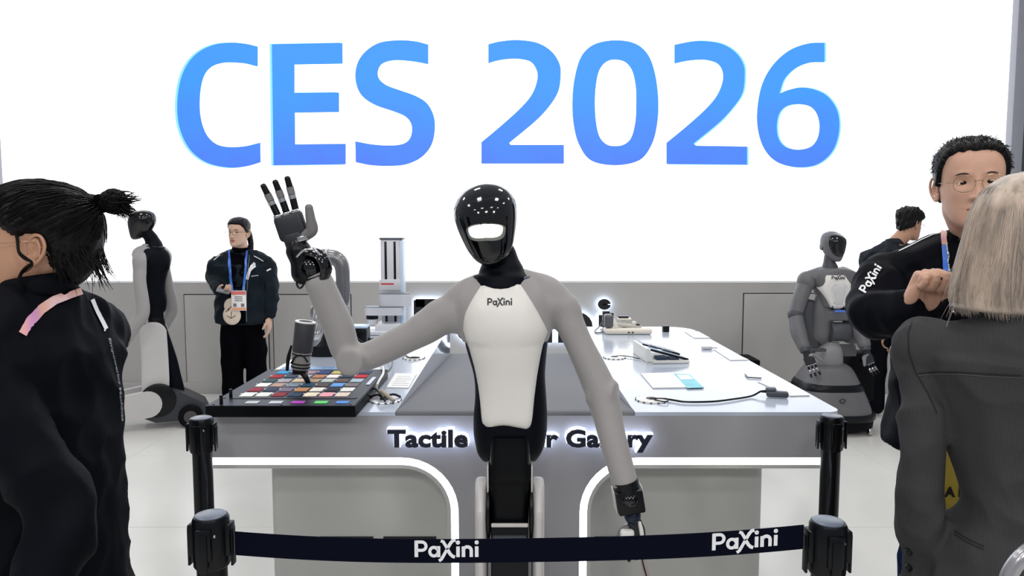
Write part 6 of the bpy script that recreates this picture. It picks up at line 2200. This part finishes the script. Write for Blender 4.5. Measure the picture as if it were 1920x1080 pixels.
B4 = P4['bvh']
SEAM = mat('seam_thread', srgb(26, 26, 28), 0.9, var=0)
wpart('yoke_seam', laid_stroke(B4, [(1722, 700), (1760, 697), (1800, 698), (1850, 701), (1916, 704)], 1.6, .0012), SEAM, bl)
wpart('yoke_topstitch', laid_stroke(B4, [(1722, 704), (1760, 701), (1800, 702), (1850, 705), (1916, 708)], .9, .0012), mat('thread_light', srgb(96, 96, 98), .9), bl)
wpart('armhole_seam', laid_stroke(B4, [(1710, 603), (1703, 625), (1704, 660), (1716, 696), (1738, 735), (1757, 775)], 2.0, .0012), SEAM, bl)
wpart('pocket_welt', laid_stroke(B4, [(1790, 995), (1810, 1008), (1830, 1018), (1845, 1024)], 1.6, .0015), SEAM, bl)
wpart('pocket_welt', laid_stroke(B4, [(1789, 1001), (1809, 1014), (1829, 1024), (1844, 1030)], 1.6, .0015), SEAM, bl)
for py_ in (1034, 1064):
    h_ = cam_hit(B4, 1705, py_, .002)
    if h_ is not None:
        wpart('cuff_button', M().cyl(h_ + Vector((0, .004, 0)), h_ + Vector((-.001, -.003, 0)), .007, n=16, bevel=.001), BLACK, bl)
human_hand(bl, lb_(1721, 1185, YB + .11), (0, -.1, -1), (-1, 0, 0), False, .85, (.4, .4, .3), .03, .3, .004, SKIN_P)
human_hand(bl, lb_(2090, 1086, YB + .1), (0, -.1, -1), (1, 0, 0), True, .85, (.4, .4, .3), .03, .3, .004, SKIN_P)
shoe(bl, (-.1, -.02, 0), 0.05, .24)
shoe(bl, (.1, -.02, 0), -0.05, .24)
yb = at(1830, 960, 1.5)
ybag = empty('yellow_bag', (yb.x, 1.52, yb.z - .08), label='yellow bag with black letters glimpsed between the blazer sleeve and waist', cat='bag')
ob('bag_body', M().box((yb.x, 1.52, yb.z + .02), (.17, .05, .25), .012, 3), mat('bag_yellow', srgb(232, 202, 84), .6, var=.06), ybag)
v, f = text_mesh('A LIF', .03, .001, .0005)
ob('bag_lettering', M().add(v, f, Matrix.Translation((yb.x - .072, 1.494, at(1782, 925, 1.5).z - .005)) @ Matrix.Rotation(PI / 2, 4, 'X')), PRINT, ybag, smooth=False)
for q_ in (-.04, .04):
    ob('bag_handle', M().tube([(yb.x + q_, 1.52, yb.z + .14), (yb.x + q_ * .9, 1.52, yb.z + .2), (yb.x, 1.5, yb.z + .24)], .005, 8), MATS['bag_yellow'], ybag)
tagit(ob('silver_handle', M().tube([at(1884, 1100, 1.0), at(1897, 1068, 1.0), at(1925, 1036, 1.0), at(1980, 1000, 1.02)], .011, 16), mat('silver_satin', srgb(170, 170, 174), .25, .7)), 'rounded silver handle poking into the bottom right corner', 'handle')

# ---------------------------------------------------------------- woman in profile with tied-up hair, left edge
YL = 1.52
l0 = at(62, 600, YL)
BA = math.radians(-104)
wl = empty('woman_in_profile', (l0.x, YL, 0), BA, label='woman in a black jacket with tied-up dark hair facing left at the left edge', cat='person')
Hl = at(62, 343, YL).z


def ll(px, py, Y):
    return loc_of(wl, at(px, py, Y))


P5 = person(wl, H=Hl, female=True, head_c=ll(62, 464, YL), head_rot=(math.radians(36), 0, math.radians(-2)),
            arms={'L': (ll(120, 960, 1.33), ll(60, 1180, 1.25)), 'R': (ll(-60, 800, 1.75), ll(-160, 900, 1.6))},
            skin=SKIN_L, jacket=CLOTH_K, trousers=CLOTH_K2, shirt=CLOTH_K, hem=.66, jr=1.0, fold=.010, seed=41, voxel=.007, sleeve_r=1.12, shoulders=.182, fine_ear=True, hscale=.99, shf=.83)
hm5 = P5['hm']
hv_, hf_ = hair_cap([(0, .066), (30, .06), (50, .045), (64, .030), (74, .026), (84, .032), (98, .034), (108, .016), (120, -.035), (180, -.085)], .022, .014, 4, .004, True, back_extra=.014, soft=.012)
lob('hair', M().add(hv_.tolist(), hf_, hm5), HAIR_D, P5['body'], angle=180)
hb5 = BVHTree.FromPolygons([Vector(p_) for p_ in hv_.tolist()], hf_)
inv5 = hm5.inverted()
mw = P5['mt'].inverted()


def hl(px, py, Y=YL):
    """picture point -> head-local"""
    return inv5 @ (mw @ at(px, py, Y))


tie = hl(188, 382, YL + .05)
cH = Vector((0, .01, .02))
SKH = BVHTree.FromPolygons([Vector(p_) for p_ in head_mesh(True, 72, 4)[0].tolist()], head_mesh(True, 72, 4)[1])
st = M()
tdir = (tie - cH).normalized()
for i in range(1500):
    a = rng.uniform(-PI, PI)
    e_ = rng.uniform(-.55, 1.5)
    d = Vector((math.cos(e_) * math.sin(a), -math.cos(e_) * math.cos(a), math.sin(e_)))
    h_ = hb5.ray_cast(cH + d * .4, -d)[0]
    s_h = SKH.ray_cast(cH + d * .4, -d)[0]
    if h_ is None or s_h is None or (h_ - cH).length - (s_h - cH).length < .004:
        continue
    if d.y > .2 and d.z < -.1:
        # short hair at the nape hangs loose and flicks out
        L_s = rng.uniform(.03, .07)
        t_ = Vector((rng.normal(0, .2), .25 + rng.normal(0, .15), -1)).normalized()
        st.tube([h_, h_ + t_ * L_s * .5 + d * .004, h_ + t_ * L_s + d * rng.uniform(.0, .02)], [.0012, .001, .0003], 3, sub=2, cap=False)
        continue
    pts = []
    K = 9
    ang = d.angle(tdir)
    full = rng.uniform(.5, 1.0)
    lift = rng.uniform(.0003, .0035)
    for k_ in range(K):
        t_ = k_ / (K - 1) * full
        dd = d.slerp(tdir, t_) if ang > .05 else d
        q_ = hb5.ray_cast(cH + dd * .4, -dd)[0]
        p_ = q_ + dd * (lift + .002 * math.sin(t_ * 3 + i))
        if t_ > .86:
            p_ = p_.lerp(tie, (t_ - .86) / .14)
        pts.append(p_)
    st.tube(pts, [.0011] * (K - 1) + [.0006], 3, sub=1, cap=False)
lob('hair_strands', M().add(st.v, st.f, hm5), HAIR_D, P5['body'], kind='stuff', angle=180)
# tie, cone of gathered hair and the tuft
bun_c = hl(214, 378, YL + .05)
lob('hair_gather', M().add(*M().tube([hl(150, 385, YL + .05), hl(172, 382, YL + .05), tie], [(.035, .035), (.022, .022), (.014, .014)], 18).arr(), hm5), HAIR_D, P5['body'], angle=180)
lob('hair_tie', M().add(*M().tube([hl(186, 376, YL + .05), hl(190, 388, YL + .05)], .015, 16, sub=1).arr(), hm5), CLOTH_K2, P5['body'])
bun = M()
bun.ell(bun_c, (.022, .026, .026), 20, 14)
bun.ell(hl(205, 372, YL + .05), (.018, .02, .018), 16, 12)
bun.ell(hl(212, 388, YL + .05), (.016, .02, .016), 16, 12)
for i in range(340):
    d = Vector(rng.normal(0, 1, 3)).normalized()
    e2 = Vector(rng.normal(0, 1, 3))
    e2 = (e2 - d * e2.dot(d)).normalized()
    r_ = rng.uniform(.024, .0285)
    bun.tube([bun_c + (d * math.cos(q_) + e2 * math.sin(q_)) * r_ for q_ in (0, .5, 1.0, 1.5)], [.0012, .0012, .001, .0005], 3, sub=2, cap=False)
fan = [(258, 378), (250, 366), (262, 372), (248, 392), (240, 400), (255, 402), (262, 412), (232, 404), (244, 412), (220, 402)]
for i in range(150):
    g_ = fan[i % len(fan)]
    e_ = hl(g_[0] + rng.normal(0, 6), g_[1] + rng.normal(0, 5), YL + .05 + rng.normal(0, .012))
    s_ = bun_c + Vector(rng.normal(0, .009, 3))
    mid = s_.lerp(e_, .55) + Vector(rng.normal(0, .003, 3))
    bun.tube([s_, mid, e_], [.0014, .0011, .0003], 3, sub=3, cap=False)
lob('hair_bun', M().add(bun.v, bun.f, hm5), HAIR_D, P5['body'], kind='stuff', angle=180)
wisp = M()
for i in range(16):
    j_ = Vector(rng.normal(0, .0009, 3))
    wisp.tube([hl(30, 424, 1.455) + j_ * 2, hl(33, 448, 1.44) + j_, hl(36, 472, 1.43) + j_, hl(48, 484, 1.432) + j_ * 1.5, hl(60, 492, 1.432) + j_, hl(50, 502, 1.432) + j_ * 2, hl(39, 512, 1.435) + j_, hl(38, 526, 1.437) + j_ * 2, hl(47, 546, 1.44) + j_ * 2], [.0013, .0013, .0013, .0012, .0011, .001, .001, .0007, .0003], 3, sub=3, cap=False)
lob('loose_lock', M().add(wisp.v, wisp.f, hm5), HAIR_D, P5['body'], kind='stuff', angle=180)
glasses(P5, WIRE, .022, .019, .0007)
B5 = P5['bvh']
ln5 = empty('pastel_lanyard', at(100, 570, 1.4), label='pink and pale blue lanyard round the neck of the woman in profile', cat='lanyard')
wpart('strap', laid_stroke(B5, [(158, 543), (130, 553), (100, 565), (75, 582), (55, 604), (42, 628)], 17, .006, 6, .002), LAN_P, ln5)
wpart('shoulder_stripe', laid_stroke(B5, [(171, 562), (181, 585), (192, 606), (198, 618)], 8, .003), WHITE_PRINT, wl)
wpart('shoulder_stripe', laid_stroke(B5, [(194, 622), (199, 612)], 3, .003), WHITE_PRINT, wl)
v, f = text_mesh('Empowering Machines', 1.0, .02)
tw = max(p_[0] for p_ in v)
v2 = []
A0, A1 = (201, 634), (226, 790)
for p_ in v:
    t_ = p_[0] / tw
    bow = 5 * math.sin(PI * t_)
    q_ = cam_hit(B5, A0[0] + (A1[0] - A0[0]) * t_ + bow + p_[1] * 6.0, A0[1] + (A1[1] - A0[1]) * t_, .003)
    v2.append(q_ if q_ is not None else v2[-1] if v2 else Vector((-1, 1.5, 1.2)))
wpart('sleeve_lettering', M().add(v2, f), mat('dim_print', srgb(150, 156, 166), .6), wl, smooth=False)
human_hand(wl, ll(60, 1186, 1.25), (0, 0, -1), (0, 1, 0), False, .85, (.5, .6, .4), .03, .4, .004, SKIN_L)
human_hand(wl, ll(-165, 905, 1.59), (-.8, 0, -.4), (0, -1, 0), True, .85, (.5, .6, .4), .03, .4, .004, SKIN_L)
shoe(wl, (-.1, -.02, 0), 0.05, .24)
shoe(wl, (.1, -.02, 0), -0.05, .24)

# ---------------------------------------------------------------- person beyond her, only a denim sleeve and hand in view
d0 = at(-118, 600, 2.35)
dp = empty('person_in_denim', (d0.x, 2.35, 0), math.radians(70), label='person in blue denim holding a black microphone, cut off by the left edge', cat='person')


def ld(px, py, Y):
    return loc_of(dp, at(px, py, Y))


DEN = mat('cloth_denim', srgb(50, 78, 112), .85, var=.2, vscale=10, bump=.2, bscale=300)
P6 = person(dp, H=1.68, female=False, arms={'R': (ld(2, 680, 2.15), ld(2, 615, 2.08)), 'L': (ld(-150, 720, 2.6), ld(-130, 800, 2.5))}, skin=SKIN_L, jacket=DEN, trousers=JEANS, hem=.8, fold=.012, seed=51)
hv_, hf_ = hair_cap([(0, .06), (50, .055), (70, .02), (85, .02), (105, .0), (125, -.03), (180, -.055)], .022, .012, 6, .006, False)
lob('hair', M().add(hv_.tolist(), hf_, P6['hm']), HAIR_D, P6['body'], angle=180)
human_hand(dp, ld(1, 612, 2.075), ld(-4, 560, 2.05) - ld(1, 612, 2.075), (1, .3, 0), True, .95, (1.0, 1.1, .7), .02, .5, .003, SKIN_L)
human_hand(dp, ld(-130, 806, 2.5), (0, -.1, -1), (1, 0, 0), False, .9, (.4, .4, .3), .03, .3, .004, SKIN_L)
shoe(dp, (-.1, -.02, 0), 0.05)
shoe(dp, (.1, -.02, 0), -0.05)
tagit(ob('microphone', M().tube([at(-6, 590, 2.02), at(-5, 545, 2.0), at(-4, 520, 1.99)], [.012, .014, .016], 16).ell(at(-4, 508, 1.985), (.022, .022, .024), 20, 12), BLACK), 'black microphone at the left edge in front of the profile of the woman', 'microphone')
